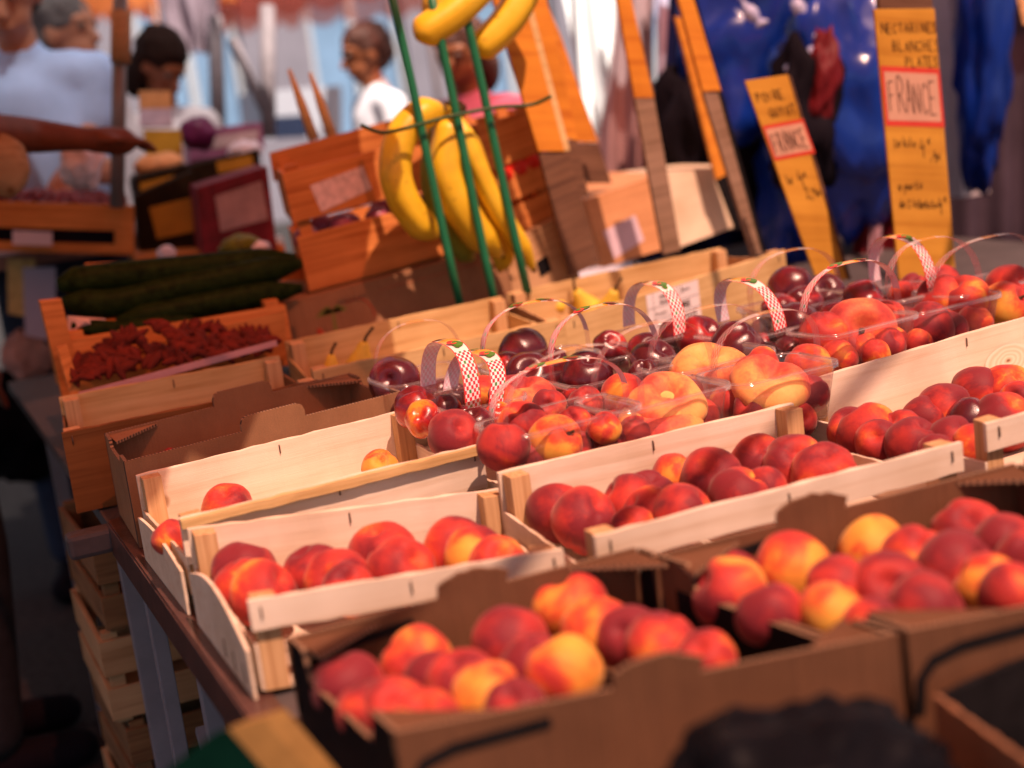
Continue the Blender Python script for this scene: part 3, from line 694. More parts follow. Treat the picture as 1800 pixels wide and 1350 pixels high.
# --- pear crates
P1c = corners((500, 600, -.455), (880, 520, -.455), (992, 560, -.475), (600, 672, -.478))
P1c[3] = Vector((P1c[2].x-.49, P1c[2].y+.0, P1c[2].z-.004))
wood_tray('yellowish wooden crate of pears behind the clear punnets', P1c, .13, .03, m=YPINE)
P2c = corners((890, 515, -.46), (1265, 435, -.455), (1388, 436, -.45), (992, 561, -.478))
P2c[2] = P2c[3]+(P2c[2]-P2c[3]).normalized()*.60
pc = wood_tray('wooden pear crate with a white paper label on its front', P2c, .13, .02, m=YPINE, sm=TANW)

def pear(x, y, z, wd, label, lean=(0, 0, 0), stem=True):
    p = at(x, y, z=z); r = wd/FPX*dep(p)/2; prof = [(0, -1.05), (.35, -1.0), (.75, -.75), (1, -.2), (.95, .2), (.7, .75), (.45, 1.2), (.36, 1.55), (.22, 1.75), (0, 1.72)]
    vs = []; fs = []; n = 18
    for a, b in prof:
        for k in range(n): th = 2*PI*k/n; vs.append((a*r*math.cos(th)*(1+.04*math.sin(th*2)), a*r*math.sin(th), b*r))
    for i in range(len(prof)-1):
        for k in range(n): fs.append((i*n+k, i*n+(k+1) % n, (i+1)*n+(k+1) % n, (i+1)*n+k))
    mw = Matrix.Translation(p) @ Matrix.Rotation(lean[0], 4, 'X') @ Matrix.Rotation(lean[1], 4, 'Y')
    o = mesh('pear', vs, fs, plain('pear_skin', (.72, .52, .06), .45, .15, 25, .1), None, True, mw=mw)
    meta(o, label, 'pear', 'pears in the wooden crates')
    if stem:
        s = tube('stem', curve([mw @ Vector((0, 0, 1.66*r)), mw @ Vector((.1*r, 0, 2.1*r)), mw @ Vector((.45*r, .1*r, 2.6*r))], 5), [.0028]*10+[.0036], STEMM, o, 6)
pear(632, 650, Z(-.525), 60, 'yellow pear with an upright stem left of the clear handle', (.2, .25, 0))
pear(583, 662, Z(-.535), 46, 'pear of which little but a green stem shows, leftmost in its crate', (.1, .1, 0))
pear(958, 552, Z(-.53), 66, 'pale yellow pear at the left corner of the labelled crate', (1.2, .2, 0), False)
pear(1036, 548, Z(-.53), 56, 'yellow pear with its stem leaning left in the labelled crate', (.1, -.5, 0))
pear(1070, 548, Z(-.53), 52, 'yellow pear with a curved stem in the middle of the labelled crate', (.5, .1, 0))
pear(1150, 520, Z(-.535), 54, 'yellow pear with a long stem leaning left at the right of the labelled crate', (.0, -.6, 0))

# ------------------------------------------------------------------ punnets with printed handles
VRED = plain('print_red', (.75, .03, .03), .35, .1, 20, 0); VGRN = plain('print_green', (.08, .22, .02), .35, .2, 20, 0)
def handle(parent, a, b, h, wd=.026, pr=1.0, side=1, skew=0):
    skew = random.uniform(-.022, .022); h *= random.uniform(.88, 1.08)
    h *= 1.12
    a, b = Vector(a), Vector(b); mid = (a+b)/2; hv = (b-a)/2; n = 36
    wdir = Vector((-hv.y, hv.x, 0)).normalized(); path = []
    for i in range(n+1):
        ph = PI*(1-i/n); c_, s_ = math.cos(ph), math.sin(ph)
        path.append(mid+hv*(abs(c_)**.85*(1 if c_ > 0 else -1))*(1+.10*s_)+Vector((0, 0, h*max(0, s_)**.8))+wdir*skew*s_)
    ln = [0]
    for i in range(n): ln.append(ln[-1]+(path[i+1]-path[i]).length)
    half = ln[-1]/2; vs = []; fs = []; uv = []
    for i, p in enumerate(path):
        t = (path[min(i+1, n)]-path[max(i-1, 0)]).normalized(); tw = wdir+Vector((0, 0, .12*math.sin(i*.4)))
        for k in (-.5, 0, .5): vs.append(p+tw*k*wd+t.cross(wdir)*(.0012 if k == 0 else 0)); uv.append((ln[i]-half, k+.5))
    for i in range(n):
        for k in (0, 1): fs.append((i*3+k, i*3+k+1, (i+1)*3+k+1, (i+1)*3+k))
    o = mesh('handle', vs, fs, BAND, parent, True, mw=Matrix(), uvs=uv); o.color = (pr, side, 0, 1)
    if pr > .5:   # tomato and pepper printed near the arch
        for (du, dv, ru, rv, m) in ((.026*side, .08, .0075, .0042, VGRN), (.020*side, -.12, .006, .0038, VRED), (-.024*side, .05, .0085, .004, VGRN), (-.036*side, -.1, .006, .004, VRED), (.036*side, -.05, .004, .0022, VGRN)):
            i = min(range(n+1), key=lambda q: abs(ln[q]-half-du)); p = path[i]; t = (path[min(i+1, n)]-path[max(i-1, 0)]).normalized(); nn = t.cross(wdir)
            for sg in (1,):
                if nn.z < 0: nn = -nn
                c_ = p+wdir*dv*wd+nn*.0022; q = [c_]+[c_+t*ru*1.35*math.cos(2*PI*k/14)*(1+.15*math.cos(4*PI*k/14))+wdir*rv*2.0*math.sin(2*PI*k/14) for k in range(14)]
                mesh('printed_vegetable', q, [(0, 1+k, 1+(k+1) % 14) for k in range(14)], m, o)
    return o
def punnet(px, py, z, w_, d_, yaw, hs, label, fill='R'):
    c = at(px, py, z=z); hgt = .075
    yl = yfront(c.x+.03)+d_/2+abs(yaw)*w_/2
    if c.y < yl: c = at(px, py, Y=yl); c.z = z
    c.x = max(c.x, .69+w_/2); t = thing('punnet', label, 'punnet', (c.x, c.y, z-hgt), 'clear fruit punnets with ribbon handles')
    mw = Matrix.Translation(c) @ Matrix.Rotation(yaw, 4, 'Z')
    def ring(w__, d__, zz, r=.025, n=6):
        o = []
        for cx_, cy_, a0 in ((1, 1, 0), (-1, 1, 1), (-1, -1, 2), (1, -1, 3)):
            for k in range(n+1):
                a = PI/2*(a0+k/n); o.append((cx_*(w__/2-r)+r*math.cos(a), cy_*(d__/2-r)+r*math.sin(a), zz))
        return o
    R = [ring(w_*.80, d_*.78, -hgt), ring(w_*.86, d_*.84, -hgt*.6), ring(w_*.93, d_*.92, -.006), ring(w_*.94, d_*.93, 0), ring(w_, d_, .001, .03), ring(w_*1.005, d_*1.005, -.005, .03)]
    n = len(R[0]); vs = [v for r in R for v in r]; fs = []
    for j in range(len(R)-1):
        for k in range(n): fs.append((j*n+k, j*n+(k+1) % n, (j+1)*n+(k+1) % n, (j+1)*n+k))
    fs.append(tuple(range(n))[::-1])
    mesh('tub', vs, fs, CLEAR, t, True, mw=mw)
    rr = [mw @ Vector(v) for v in ring(w_*.97, d_*.965, .0015)]
    tube('rim_bead', rr+[rr[0]], .0018, CLEAR, t, 5)
    for i in range(3):
        for j in range(2):
            if w_ < .14 and i == 2: continue
            rr_ = .029 if fill != 'D' else .027; p = mw @ Vector(((i-1)*w_*.27, (j-.5)*d_*.42, -hgt+rr_+.003)); dk = fill == 'D'
            o = bpy.data.objects.new('nectarine' if dk else 'peach', random.choice(MN if dk else MP)); link(o); o.location = p; o.scale = (rr_,)*3; o.rotation_euler = (random.uniform(-1, 1), random.uniform(-1, 1), random.uniform(0, 6))
            t_, lo, hi = TONE[fill]; o.color = (random.uniform(lo, hi), random.random(), 0, 1)
            kw = o.name.split('.')[0]; lb = '%s low %s, %s' % (('front ', 'back ')[j]+('left', 'middle', 'right')[i], kw, label.replace('clear punnet', 'punnet')); assert len(lb.split()) <= 16, lb
            meta(o, lb, kw, 'lower layer of the '+label)
    for hh in hs:
        kind, h, pr, side = hh[:4]; off = hh[4] if len(hh) > 4 else 0
        if kind == 'x': a, b = Vector((-w_*.49, off, .0)), Vector((w_*.49, off, .0))
        else: a, b = Vector((off, d_*.49, .0)), Vector((off, -d_*.49, .0))
        handle(t, mw @ a, mw @ b, h, .0165 if kind == 'x' else .025, pr, side)
    return t
PZ = Z(-.462)
punnet(880, 770, PZ, .21, .13, .10, [('x', .072, 1, 1, -.01), ('x', .082, .05, 1, -.045)], 'clear punnet of peaches with a white vegetable band at the front')
punnet(1150, 725, PZ, .20, .13, .12, [('x', .085, .0, 1, -.01)], 'clear punnet of flat peaches with a bare clear handle, front middle')
punnet(1350, 672, PZ, .18, .13, .06, [('x', .078, .12, 1, 0)], 'clear punnet of flat peaches at the left corner of the knotted crate')
punnet(1500, 592, PZ, .20, .12, .12, [('x', .088, 1, 1, 0)], 'clear punnet with a big stemmed flat peach behind the knotted crate')
punnet(1650, 570, PZ, .20, .12, .10, [('x', .085, .1, 1, .0)], 'clear punnet with a dull dark peach near the tall nectarine sign')
punnet(762, 712, PZ, .13, .16, .05, [('y', .075, 1, 1, -.03), ('y', .060, 1, 1, .005)], 'clear punnet with two patterned bands crossing at the left', 'D')
punnet(1068, 652, PZ, .19, .13, .10, [('x', .085, 1, 1, 0)], 'clear punnet of dark nectarines under a chequered band in the middle', 'D')
punnet(1240, 630, PZ, .20, .12, .10, [('x', .065, 0, 1, 0)], 'clear punnet with a wide orange flat peach in the middle')
punnet(690, 668, PZ, .15, .13, .05, [('x', .085, 0, 1, 0)], 'clear punnet of dark nectarines at the left with a thin clear handle', 'D')
punnet(945, 632, PZ, .19, .12, .05, [('x', .092, 1, -1, 0)], 'clear punnet of dark nectarines under the tallest vegetable band', 'D')
punnet(1150, 585, PZ, .16, .15, .10, [('y', .075, 1, 1, 0)], 'clear punnet of dark nectarines in front of the paper label', 'D')
punnet(1322, 577, PZ, .17, .15, .10, [('y', .082, 1, 1, 0)], 'clear punnet with a chequered band right of the paper label', 'D')
punnet(1400, 530, PZ, .20, .12, .12, [('x', .080, .15, 1, 0)], 'clear punnet of black nectarines in front of the small price board', 'D')
punnet(1590, 512, PZ, .16, .14, .10, [('y', .085, 1, 1, 0)], 'clear punnet with a chequered band before the tall nectarine sign')
punnet(1725, 498, PZ, .24, .12, .12, [('x', .080, .15, 1, 0)], 'clear punnet of red peaches at the right edge')
# tray crates under the punnets: plain wooden crates whose low rails stay hidden behind the front row
for (x0, x1, lab) in ((.70, 1.16, 'wooden crate holding the clear punnets on the left'), (1.18, 1.78, 'wooden crate holding the clear punnets on the right')):
    c = [Vector((x0, 2.36, Z(-.53))), Vector((x1, 2.40, Z(-.53))), Vector((x1, 1.83 if x0 < 1 else 2.03, Z(-.53))), Vector((x0, 1.80 if x0 < 1 else 1.90, Z(-.53)))]
    wood_tray(lab, c, .075, .01)

PF = [(695, 672, 96, 'D', 'nectarine'), (731, 717, 72, 'O', 'nectarine'), (745, 737, 64, 'Y', 'nectarine'), (782, 722, 54, 'D', 'nectarine'), (798, 766, 87, 'R', 'peach'), (885, 784, 88, 'M', 'peach', 0), (977, 777, 92, 'O', 'peach', 1),
      (847, 691, 62, 'O', 'peach'), (918, 697, 110, 'P', 'flat'), (837, 747, 60, 'M', 'nectarine'), (875, 733, 52, 'Y', 'nectarine'), (918, 750, 86, 'P', 'peach'),
      (920, 620, 92, 'D', 'nectarine'), (893, 647, 58, 'R', 'nectarine'), (931, 666, 90, 'D', 'nectarine'), (970, 640, 56, 'D', 'nectarine'),
      (1032, 665, 90, 'D', 'nectarine'), (1000, 660, 60, 'D', 'nectarine'), (1072, 612, 60, 'R', 'nectarine'), (1137, 620, 68, 'D', 'nectarine'), (1148, 640, 82, 'D', 'nectarine'), (1132, 660, 56, 'D', 'nectarine'),
      (1100, 700, 84, 'P', 'peach'), (1172, 708, 128, 'O', 'flat'), (1158, 745, 140, 'Y', 'flat'), (1245, 648, 132, 'Y', 'flat'), (1338, 642, 62, 'O', 'peach'), (1352, 678, 142, 'O', 'flat'), (1420, 645, 78, 'O', 'peach'),
      (1230, 597, 78, 'R', 'nectarine'), (1297, 612, 96, 'D', 'nectarine'), (1062, 752, 56, 'O', 'peach'), (1405, 738, 46, 'R', 'peach'),
      (1392, 507, 78, 'D', 'nectarine', 0, Z(-.455)), (1450, 517, 66, 'D', 'nectarine'), (1412, 538, 66, 'R', 'nectarine'), (1370, 550, 64, 'R', 'nectarine'), (1400, 574, 84, 'D', 'nectarine'),
      (1450, 590, 84, 'R', 'peach'), (1512, 584, 124, 'R', 'flat', 1), (1630, 578, 102, 'D', 'peach'), (1560, 606, 60, 'R', 'peach'), (1538, 622, 50, 'O', 'peach'), (1615, 606, 52, 'P', 'peach'),
      (1520, 533, 78, 'R', 'nectarine'), (1588, 520, 50, 'P', 'peach'), (1606, 505, 48, 'R', 'peach'), (1655, 528, 82, 'R', 'peach'), (1655, 497, 60, 'P', 'peach'), (1698, 527, 86, 'R', 'peach'),
      (1765, 540, 86, 'O', 'peach', 1), (1775, 508, 78, 'R', 'peach'), (1470, 560, 60, 'R', 'nectarine'), (1560, 560, 60, 'R', 'peach'), (1190, 590, 60, 'D', 'nectarine'), (1030, 710, 60, 'R', 'peach'), (1010, 745, 60, 'R', 'peach'), (965, 715, 60, 'R', 'peach')]
fruits('in the clear punnets', PF, Z(-.476), 'fruit in the clear punnets', ymin=1.745)

# ------------------------------------------------------------------ handwriting
G = {'N': [[(0, 0), (0, 1), (.6, 0), (.6, 1)]], 'E': [[(.5, 1), (0, 1), (0, 0), (.55, 0)], [(0, .5), (.42, .5)]], 'C': [[(.55, .85), (.3, 1), (.05, .7), (.05, .3), (.3, 0), (.6, .15)]],
     'T': [[(-.05, 1), (.65, 1)], [(.3, 1), (.3, 0)]], 'A': [[(0, 0), (.3, 1), (.6, 0)], [(.12, .4), (.5, .4)]], 'R': [[(0, 0), (0, 1), (.4, .95), (.5, .75), (.35, .55), (0, .5)], [(.2, .5), (.6, 0)]],
     'I': [[(.15, 1), (.15, 0)]], 'S': [[(.5, .85), (.3, 1), (.05, .8), (.25, .55), (.5, .3), (.3, 0), (0, .12)]], 'B': [[(0, 0), (0, 1), (.4, .9), (.35, .6), (0, .52), (.45, .42), (.45, .1), (0, 0)]],
     'L': [[(0, 1), (0, 0), (.5, 0)]], 'H': [[(0, 1), (0, 0)], [(.5, 1), (.5, 0)], [(0, .5), (.5, .5)]], 'P': [[(0, 0), (0, 1), (.42, .95), (.45, .65), (0, .5)]], 'F': [[(.5, 1), (0, 1), (0, 0)], [(0, .52), (.4, .55)]],
     'O': [[(.3, 1), (.03, .7), (.05, .25), (.3, 0), (.55, .3), (.52, .75), (.3, 1)]], 'G': [[(.55, .85), (.3, 1), (.05, .7), (.05, .3), (.3, 0), (.55, .1), (.55, .45), (.35, .45)]], 'U': [[(0, 1), (.03, .2), (.28, 0), (.5, .2), (.5, 1)]], 'Y': [[(0, 1), (.28, .5), (.55, 1)], [(.28, .5), (.2, 0)]],
     'l': [[(.1, 1), (.08, .1), (.2, 0)]], 'e': [[(.05, .28), (.4, .35), (.3, .6), (.08, .45), (.08, .1), (.42, .05)]], 'k': [[(.02, 1), (.02, 0)], [(.4, .55), (.04, .25), (.42, 0)]], 'i': [[(.1, .5), (.1, .0)], [(.1, .75), (.12, .78)]],
     'o': [[(.22, .52), (.02, .28), (.2, 0), (.42, .25), (.22, .52)]], 'a': [[(.4, .5), (.1, .5), (.02, .2), (.18, 0), (.38, .2), (.4, .5), (.42, 0)]], 'p': [[(.02, .5), (.0, -.4)], [(.02, .4), (.3, .52), (.38, .25), (.02, .05)]], 'r': [[(.02, .5), (.04, 0)], [(.03, .35), (.3, .52)]],
     't': [[(.15, .9), (.12, .08), (.3, 0)], [(-.02, .55), (.32, .6)]], 'd': [[(.4, 1), (.4, 0)], [(.4, .4), (.15, .52), (.02, .2), (.38, .05)]], 's': [[(.35, .5), (.08, .42), (.3, .2), (.02, 0)]], '2': [[(.02, .8), (.25, 1), (.42, .75), (.0, 0), (.5, .02)]],
     '4': [[(.25, 1), (0, .35), (.5, .4)], [(.38, .7), (.32, -.35)]], '0': [[(.25, .6), (.05, .3), (.2, 0), (.42, .3), (.25, .6)]], '9': [[(.42, .7), (.2, .95), (.03, .65), (.4, .6), (.35, 0)]], '€': [[(.45, .9), (.15, .75), (.12, .4), (.45, .25)], [(0, .64), (.32, .66)], [(0, .5), (.3, .52)]], ',': [[(.12, .05), (.02, -.35)]], '=': [[(.02, .2), (.3, .22)], [(.02, .45), (.3, .47)]], ' ': []}
INK = plain('felt_pen_ink', (.045, .022, .018), .5, .3, 50, 0)
def write(parent, q, lines, wd=.0016, m=INK, name='handwriting'):
    """q = TL, TR, BR, BL of the board's front; lines = (text, x_m, y_m, height_m[, slope]) measured from the top left corner"""
    TL, TR, BR, BL = [Vector(p) for p in q]; X = (TR-TL).normalized(); Yd = (BL-TL).normalized(); nn = X.cross(Yd).normalized()
    if nn.dot(CP-TL) < 0: nn = -nn
    for ln in lines:
        vs = []; fs = []; st, x, y, h = ln[:4]; sl_ = ln[4] if len(ln) > 4 else 0; wf = ln[5] if len(ln) > 5 else 1; cx_ = x
        for ch in st:
            jx, jy, js = random.uniform(-.03, .03)*h, random.uniform(-.05, .05)*h, random.uniform(.92, 1.1)
            for pl_ in G.get(ch, []):
                pp = [TL+X*(cx_+jx*wf+px_*h*.85*js*wf)+Yd*(y+jy-py_*h*js+(cx_-x)*sl_)+nn*.0012 for px_, py_ in pl_]
                if len(pp) > 2 and ch in 'CSOGUBRPeaosdp290€': pp = curve(pp, 4)
                for i in range(len(pp)-1):
                    d = pp[i+1]-pp[i]
                    if d.length < 1e-6: continue
                    d.normalize(); sd_ = d.cross(nn)*wd/2; k = len(vs); e = d*wd*.4
                    vs += [pp[i]+sd_-e, pp[i]-sd_-e, pp[i+1]-sd_+e, pp[i+1]+sd_+e]; fs.append((k, k+1, k+2, k+3))
            cx_ += wf*h*(.72 if ch.isupper() else .52 if ch not in 'il, I' else .36)
        c = sum(vs, Vector())/len(vs)
        mesh(name, [v-c for v in vs], fs, m, parent, mw=Matrix.Translation(c))
def slab(name, q, Ys, th, m, parent=None, off=0, bev=.0006):
    """upright board drawn by its four pixel corners TL, TR, BR, BL standing at distances Ys=(top, bottom) along the stall"""
    P4 = [at(*q[0], Y=Ys[0]), at(*q[1], Y=Ys[0]), at(*q[2], Y=Ys[1]), at(*q[3], Y=Ys[1])]
    P4 = [p+Vector((0, off, 0)) for p in P4]; Bk = [p+Vector((0, th, 0)) for p in P4]
    o = hexa(name, [P4[3], P4[2], P4[1], P4[0]], [Bk[3], Bk[2], Bk[1], Bk[0]], m, parent, 1, 0, bev); return o, P4
SGN = wood('yellow_sign_board', (.60, .31, .045), (.44, .20, .025), grain=.4); STK = plain('sticker_pink', (.56, .32, .22), .4, .08, 10, .05); SRED = plain('sticker_red', (.55, .05, .03), .4, .1, 10, .05)
LAM = clearplastic('sign_lamination', (1, .97, .92), .12)
def price_sign(label, q, Ys, texts, fr, wd, group='yellow price boards', stake=None):
    b = at(*q[3], Y=Ys[1]); t = thing('price_sign', label, 'price sign', (b.x, b.y, b.z), group)
    _, P4 = slab('board', q, Ys, .006, SGN, t)
    TL, TR, BR, BL = P4; X = (TR-TL).normalized(); Yd = (BL-TL).normalized(); W = (TR-TL).length; nn = X.cross(Yd).normalized()
    if nn.dot(CP-TL) < 0: nn = -nn
    if fr:
        y0, y1, sl_ = fr
        def quad(x0, x1, ya, yb, o): return [TL+X*x0+Yd*(ya+sl_*x0)+nn*o, TL+X*x1+Yd*(ya+sl_*x1)+nn*o, TL+X*x1+Yd*(yb+sl_*x1)+nn*o, TL+X*x0+Yd*(yb+sl_*x0)+nn*o]
        mesh('sticker', quad(.0015, W-.0015, y0, y1, .0005), [(0, 1, 2, 3)], SRED, t)
        mg = W*.06; mesh('sticker_field', quad(mg, W-mg, y0+mg*1.3, y1-mg*1.3, .0009), [(0, 1, 2, 3)], STK, t)
        h = (y1-y0)*.52; write(t, [p+nn*.0006 for p in P4], [('FRANCE', W*.11, y0+(y1-y0)*.78, h, sl_, W*.80/(6*.72*h))], wd*1.15)
    write(t, P4, texts, wd)
    if stake: slab('stake', *stake, .012, DARKW, t, off=.008)
    return t
# ---- tall sign
q8 = [(1537, 16), (1643, 15), (1681, 492), (1581, 492)]
t = price_sign('tall yellow price board for white nectarines with a red framed FRANCE sticker', q8, (2.60, 2.55),
    [('NECTARINES', .012, .048, .0195), ('BLANCHES', .036, .084, .0205), ('PLATES', .064, .116, .0195), ('le kilo', .018, .276, .018), ('4', .080, .288, .030), ('€', .100, .276, .018), (',', .104, .302, .02), ('40', .112, .304, .018),
     ('a partir', .018, .362, .017), ('de 2 kilos', .016, .398, .0155), ('le kilo =', .064, .402, .0155), ('4', .112, .408, .022), ('€', .128, .396, .015)], (.112, .232, .06), .0017, stake=([(1548, -14), (1642, -14), (1680, 480), (1590, 480)], (2.67, 2.61)))
q7 = [(1310, 142), (1385, 131), (1490, 492), (1436, 492)]
t = price_sign('shorter leaning yellow price board for pears with a FRANCE sticker', q7, (2.80, 2.74),
    [('POIRE', .012, .050, .019), ('GUYOT', .028, .085, .019), ('le', .012, .232, .018), ('4', .040, .236, .026), ('€', .056, .226, .015), ('2,90', .046, .268, .020)], (.10, .178, -.02), .0019)
slab('edge_strip', [(1387, 131), (1391, 135), (1497, 492), (1491, 492)], (2.80, 2.74), .010, DARKW, t)

def stake(label, parts, Y, group='wooden price stakes leaning behind the crates'):
    b = at(*parts[-1][0][3], Y=Y); t = thing('price_stake', label, 'sign stake', (b.x, b.y, b.z), group); n = 0
    H = [p[1] for q, *_ in parts for p in q]; y0, y1 = min(H), max(H)
    for q, nm, m in parts:
        f = lambda y: Y+.10*(y1-y)/(y1-y0)
        ya = (q[0][1]+q[1][1])/2; yb = (q[2][1]+q[3][1])/2
        slab(nm, q, (f(ya), f(yb)), .012, m, t, off=.002*n); n += 1
    return t
ORB = wood('orange_varnish', (.66, .27, .035), (.46, .14, .02), rough=.35, grain=.5); GYB = wood('grey_brown_post', (.30, .20, .14), (.19, .12, .08))
stake('broad orange price board on a brown stake right of the bananas', [([(859, -30), (914, -30), (993, 266), (947, 266)], 'board', ORB), ([(914, -30), (926, -30), (1003, 264), (993, 266)], 'edge_strip', YPINE), ([(949, 267), (1000, 265), (1056, 462), (1004, 486)], 'stake', DARKW)], 3.02)
stake('orange price board partly hidden behind the broad one', [([(925, -30), (955, -30), (1015, 245), (980, 245)], 'board', ORB), ([(980, 246), (1015, 246), (1036, 345), (1005, 350)], 'stake', DARKW)], 3.2)
stake('orange brown board farthest left of the white drape', [([(955, -10), (985, 60), (1052, 250), (1008, 250)], 'board', ORB), ([(1008, 251), (1052, 251), (1076, 322), (1036, 322)], 'stake', DARKW)], 3.4)
stake('narrow stake, orange above and grey brown below, in front of the pink drape', [([(1082, -20), (1106, -20), (1150, 172), (1116, 172)], 'board', ORB), ([(1117, 173), (1151, 173), (1198, 440), (1168, 448)], 'stake', GYB)], 3.08)
stake('short orange board standing against the navy sheet', [([(1187, 28), (1212, 36), (1290, 300), (1260, 316)], 'board', ORB), ([(1262, 316), (1290, 300), (1316, 402), (1296, 404)], 'stake', BLACK)], 3.3)
stake('long thin stake with a dark edge and a bolt hole left of the pear sign', [([(1188, -20), (1214, -20), (1268, 160), (1236, 160)], 'board', ORB), ([(1214, -20), (1221, -20), (1347, 440), (1340, 442)], 'edge_strip', BLACK), ([(1238, 161), (1266, 161), (1344, 446), (1326, 452)], 'stake', GYB)], 2.96)
stake('brown stick end at the top right corner', [([(1786, -30), (1806, -30), (1822, 50), (1804, 44)], 'stake', TANW)], 2.6)

# label on pear crate
lab = [at(1143, 545, Y=2.0), 0, 0, 0]
FLp, FRp = P2c[3], P2c[2]
dx = (FRp-FLp).normalized()
PAPER = plain('white_paper', (.80, .74, .74), .7, .04, 8, .05)
def on_front(u, v): return FLp+dx*u+Vector((0, -.0014, -1))*0+Vector((0, 0, -v))+Vector((dx.y, -dx.x, 0))*.0012
u0 = .205; u1 = .345
qq = [on_front(u0, .004), on_front(u1, .004), on_front(u1, .10), on_front(u0, .10)]
pl = mesh('paper_label', qq, [(0, 1, 2, 3)], PAPER, pc)
def txt(parent, s, p, size, X, m, nm='lettering', bold=0):
    cu = bpy.data.curves.new('t', 'FONT'); cu.body = s; cu.size = size; cu.offset = bold; o = bpy.data.objects.new('t', cu); COL.objects.link(o)
    dg = bpy.context.evaluated_depsgraph_get(); me = bpy.data.meshes.new_from_object(o.evaluated_get(dg)); bpy.data.objects.remove(o)
    me.materials.clear(); me.materials.append(m); q = bpy.data.objects.new(nm, me); link(q)
    X = Vector(X).normalized(); up = Vector((0, 0, 1)); nn = X.cross(up).normalized(); up = nn.cross(X)
    setp(q, parent, Matrix(((X.x, up.x, nn.x, p[0]), (X.y, up.y, nn.y, p[1]), (X.z, up.z, nn.z, p[2]), (0, 0, 0, 1)))); return q
nf = Vector((dx.y, -dx.x, 0))*.0012
for s, u, v, sz, bd_ in (('Produit :', .225, .050, .0095, 0), ('POIRE', .272, .050, .017, .0006), ('GUYOT', .276, .073, .017, .0006), ('Variété', .226, .073, .0085, 0), ('ORIGINE', .238, .018, .0085, .0002), ('FRANCE', .238, .029, .0085, .0002), ('Calibre', .297, .018, .0085, 0)):
    txt(pl, s, on_front(u, v)+nf*.6, sz, dx, INK, bold=bd_)
for a, b in (((u0, .033), (u1, .033)), ((u0, .057), (u1, .057)), ((.222, .004), (.222, .10)), ((.290, .004), (.290, .033))):
    A = on_front(*a)+nf*.5; B = on_front(*b)+nf*.5; d = (B-A).normalized(); s_ = d.cross(nf.normalized())*.0004
    mesh('ruled_line', [A-s_, A+s_, B+s_, B-s_], [(0, 1, 2, 3)], INK, pl)

# ------------------------------------------------------------------ green wire rack with bananas
GRN = plain('green_plastic_coat', (.015, .16, .07), .35, .12, 20, .1)
rk = thing('banana_rack', 'green coated metal rack of three slanting rods and a hooked cross wire', 'rack', tuple(at(870, 520, Y=2.9)), None)
YR = 2.90
for a, b in (((681, -40), (810, 540)), ((751, -40), (876, 560)), ((808, -20), (928, 515))):
    pts = [at(a[0]+(b[0]-a[0])*u/6+math.sin(u)*1.2, a[1]+(b[1]-a[1])*u/6, Y=YR+.05*(1-u/6)) for u in range(7)]
    tube('rod', pts, .0088, GRN, rk, 10)
tube('hook_wire', curve([at(635, 220, Y=2.88), at(662, 231, Y=2.89), at(690, 231, Y=2.895), at(790, 205, Y=2.905), at(870, 189, Y=2.90), at(934, 184, Y=2.89), at(969, 169, Y=2.87)], 8), .0038, plain('dark_green_wire', (.02, .07, .02), .4, .2), rk, 8)
BAN = None
def banana_mat():
    m, b = base('banana_skin'); tc = N(m, 'ShaderNodeTexCoord'); n = N(m, 'ShaderNodeTexNoise', i_Scale=14.0, i_Detail=5.0); L(m, tc.outputs['Object'], n.inputs['Vector'])
    r = ramp(m, [(.3, (.66, .40, .02)), (.5, (.82, .55, .02)), (.75, (.85, .62, .05))]); L(m, n.outputs[0], r.inputs[0])
    n2 = N(m, 'ShaderNodeTexNoise', i_Scale=90.0, i_Detail=2.0); L(m, tc.outputs['Object'], n2.inputs['Vector']); r2 = ramp(m, [(.24, (.25, .12, .05)), (.33, (1, 1, 1))]); L(m, n2.outputs[0], r2.inputs[0])
    mx = N(m, 'ShaderNodeMix', data_type='RGBA', blend_type='MULTIPLY'); mx.inputs[0].default_value = .8; L(m, r.outputs[0], mx.inputs[6]); L(m, r2.outputs[0], mx.inputs[7]); L(m, mx.outputs[2], b.inputs['Base Color'])
    b.inputs['Roughness'].default_value = .42; return m
BANM = banana_mat(); TIPM = plain('banana_tip', (.05, .03, .015), .8, .3); BGRN = plain('green_banana', (.24, .28, .03), .45, .2, 20, .1)
def banana(parent, ctrl, wpx, Y, m=BANM):
    pts = [at(x, y, Y=Y-.02*math.sin(PI*i/(len(ctrl)-1))) for i, (x, y) in enumerate(ctrl)]; c = curve(pts, 8); n = len(c); r0 = wpx*.93/FPX*dep(c[n//2])/2
    rad = []
    for i in range(n):
        u = i/(n-1); rad.append(r0*max(.16, min(1, .26+u*5.0) if u < .15 else min(1, (1-u)*4.5+.18)**.7 if u > .8 else 1)*(1-.10*abs(u-.5)))
    o = tube('banana', c, rad, m, parent, 15, wob=.055)
    tube('tip', [c[-2], c[-1], c[-1]+(c[-1]-c[-3])*.6], [.0055, .006, .004], TIPM, o, 7)
b1 = thing('banana_bunch', 'hand of ripe bananas hanging behind the green rods below the cross wire', 'bananas', tuple(at(790, 205, Y=2.99)), 'hands of bananas')
banana(b1, [(795, 196), (745, 200), (706, 240), (695, 300), (712, 355), (745, 398), (768, 414)], 62, 2.98)
banana(b1, [(795, 198), (790, 240), (785, 300), (808, 360), (845, 415), (880, 448)], 66, 2.975)
banana(b1, [(800, 198), (822, 250), (848, 310), (880, 375), (915, 430), (937, 472)], 40, 2.96)
banana(b1, [(800, 200), (830, 270), (850, 330), (880, 400), (884, 450), (878, 475)], 48, 3.02)
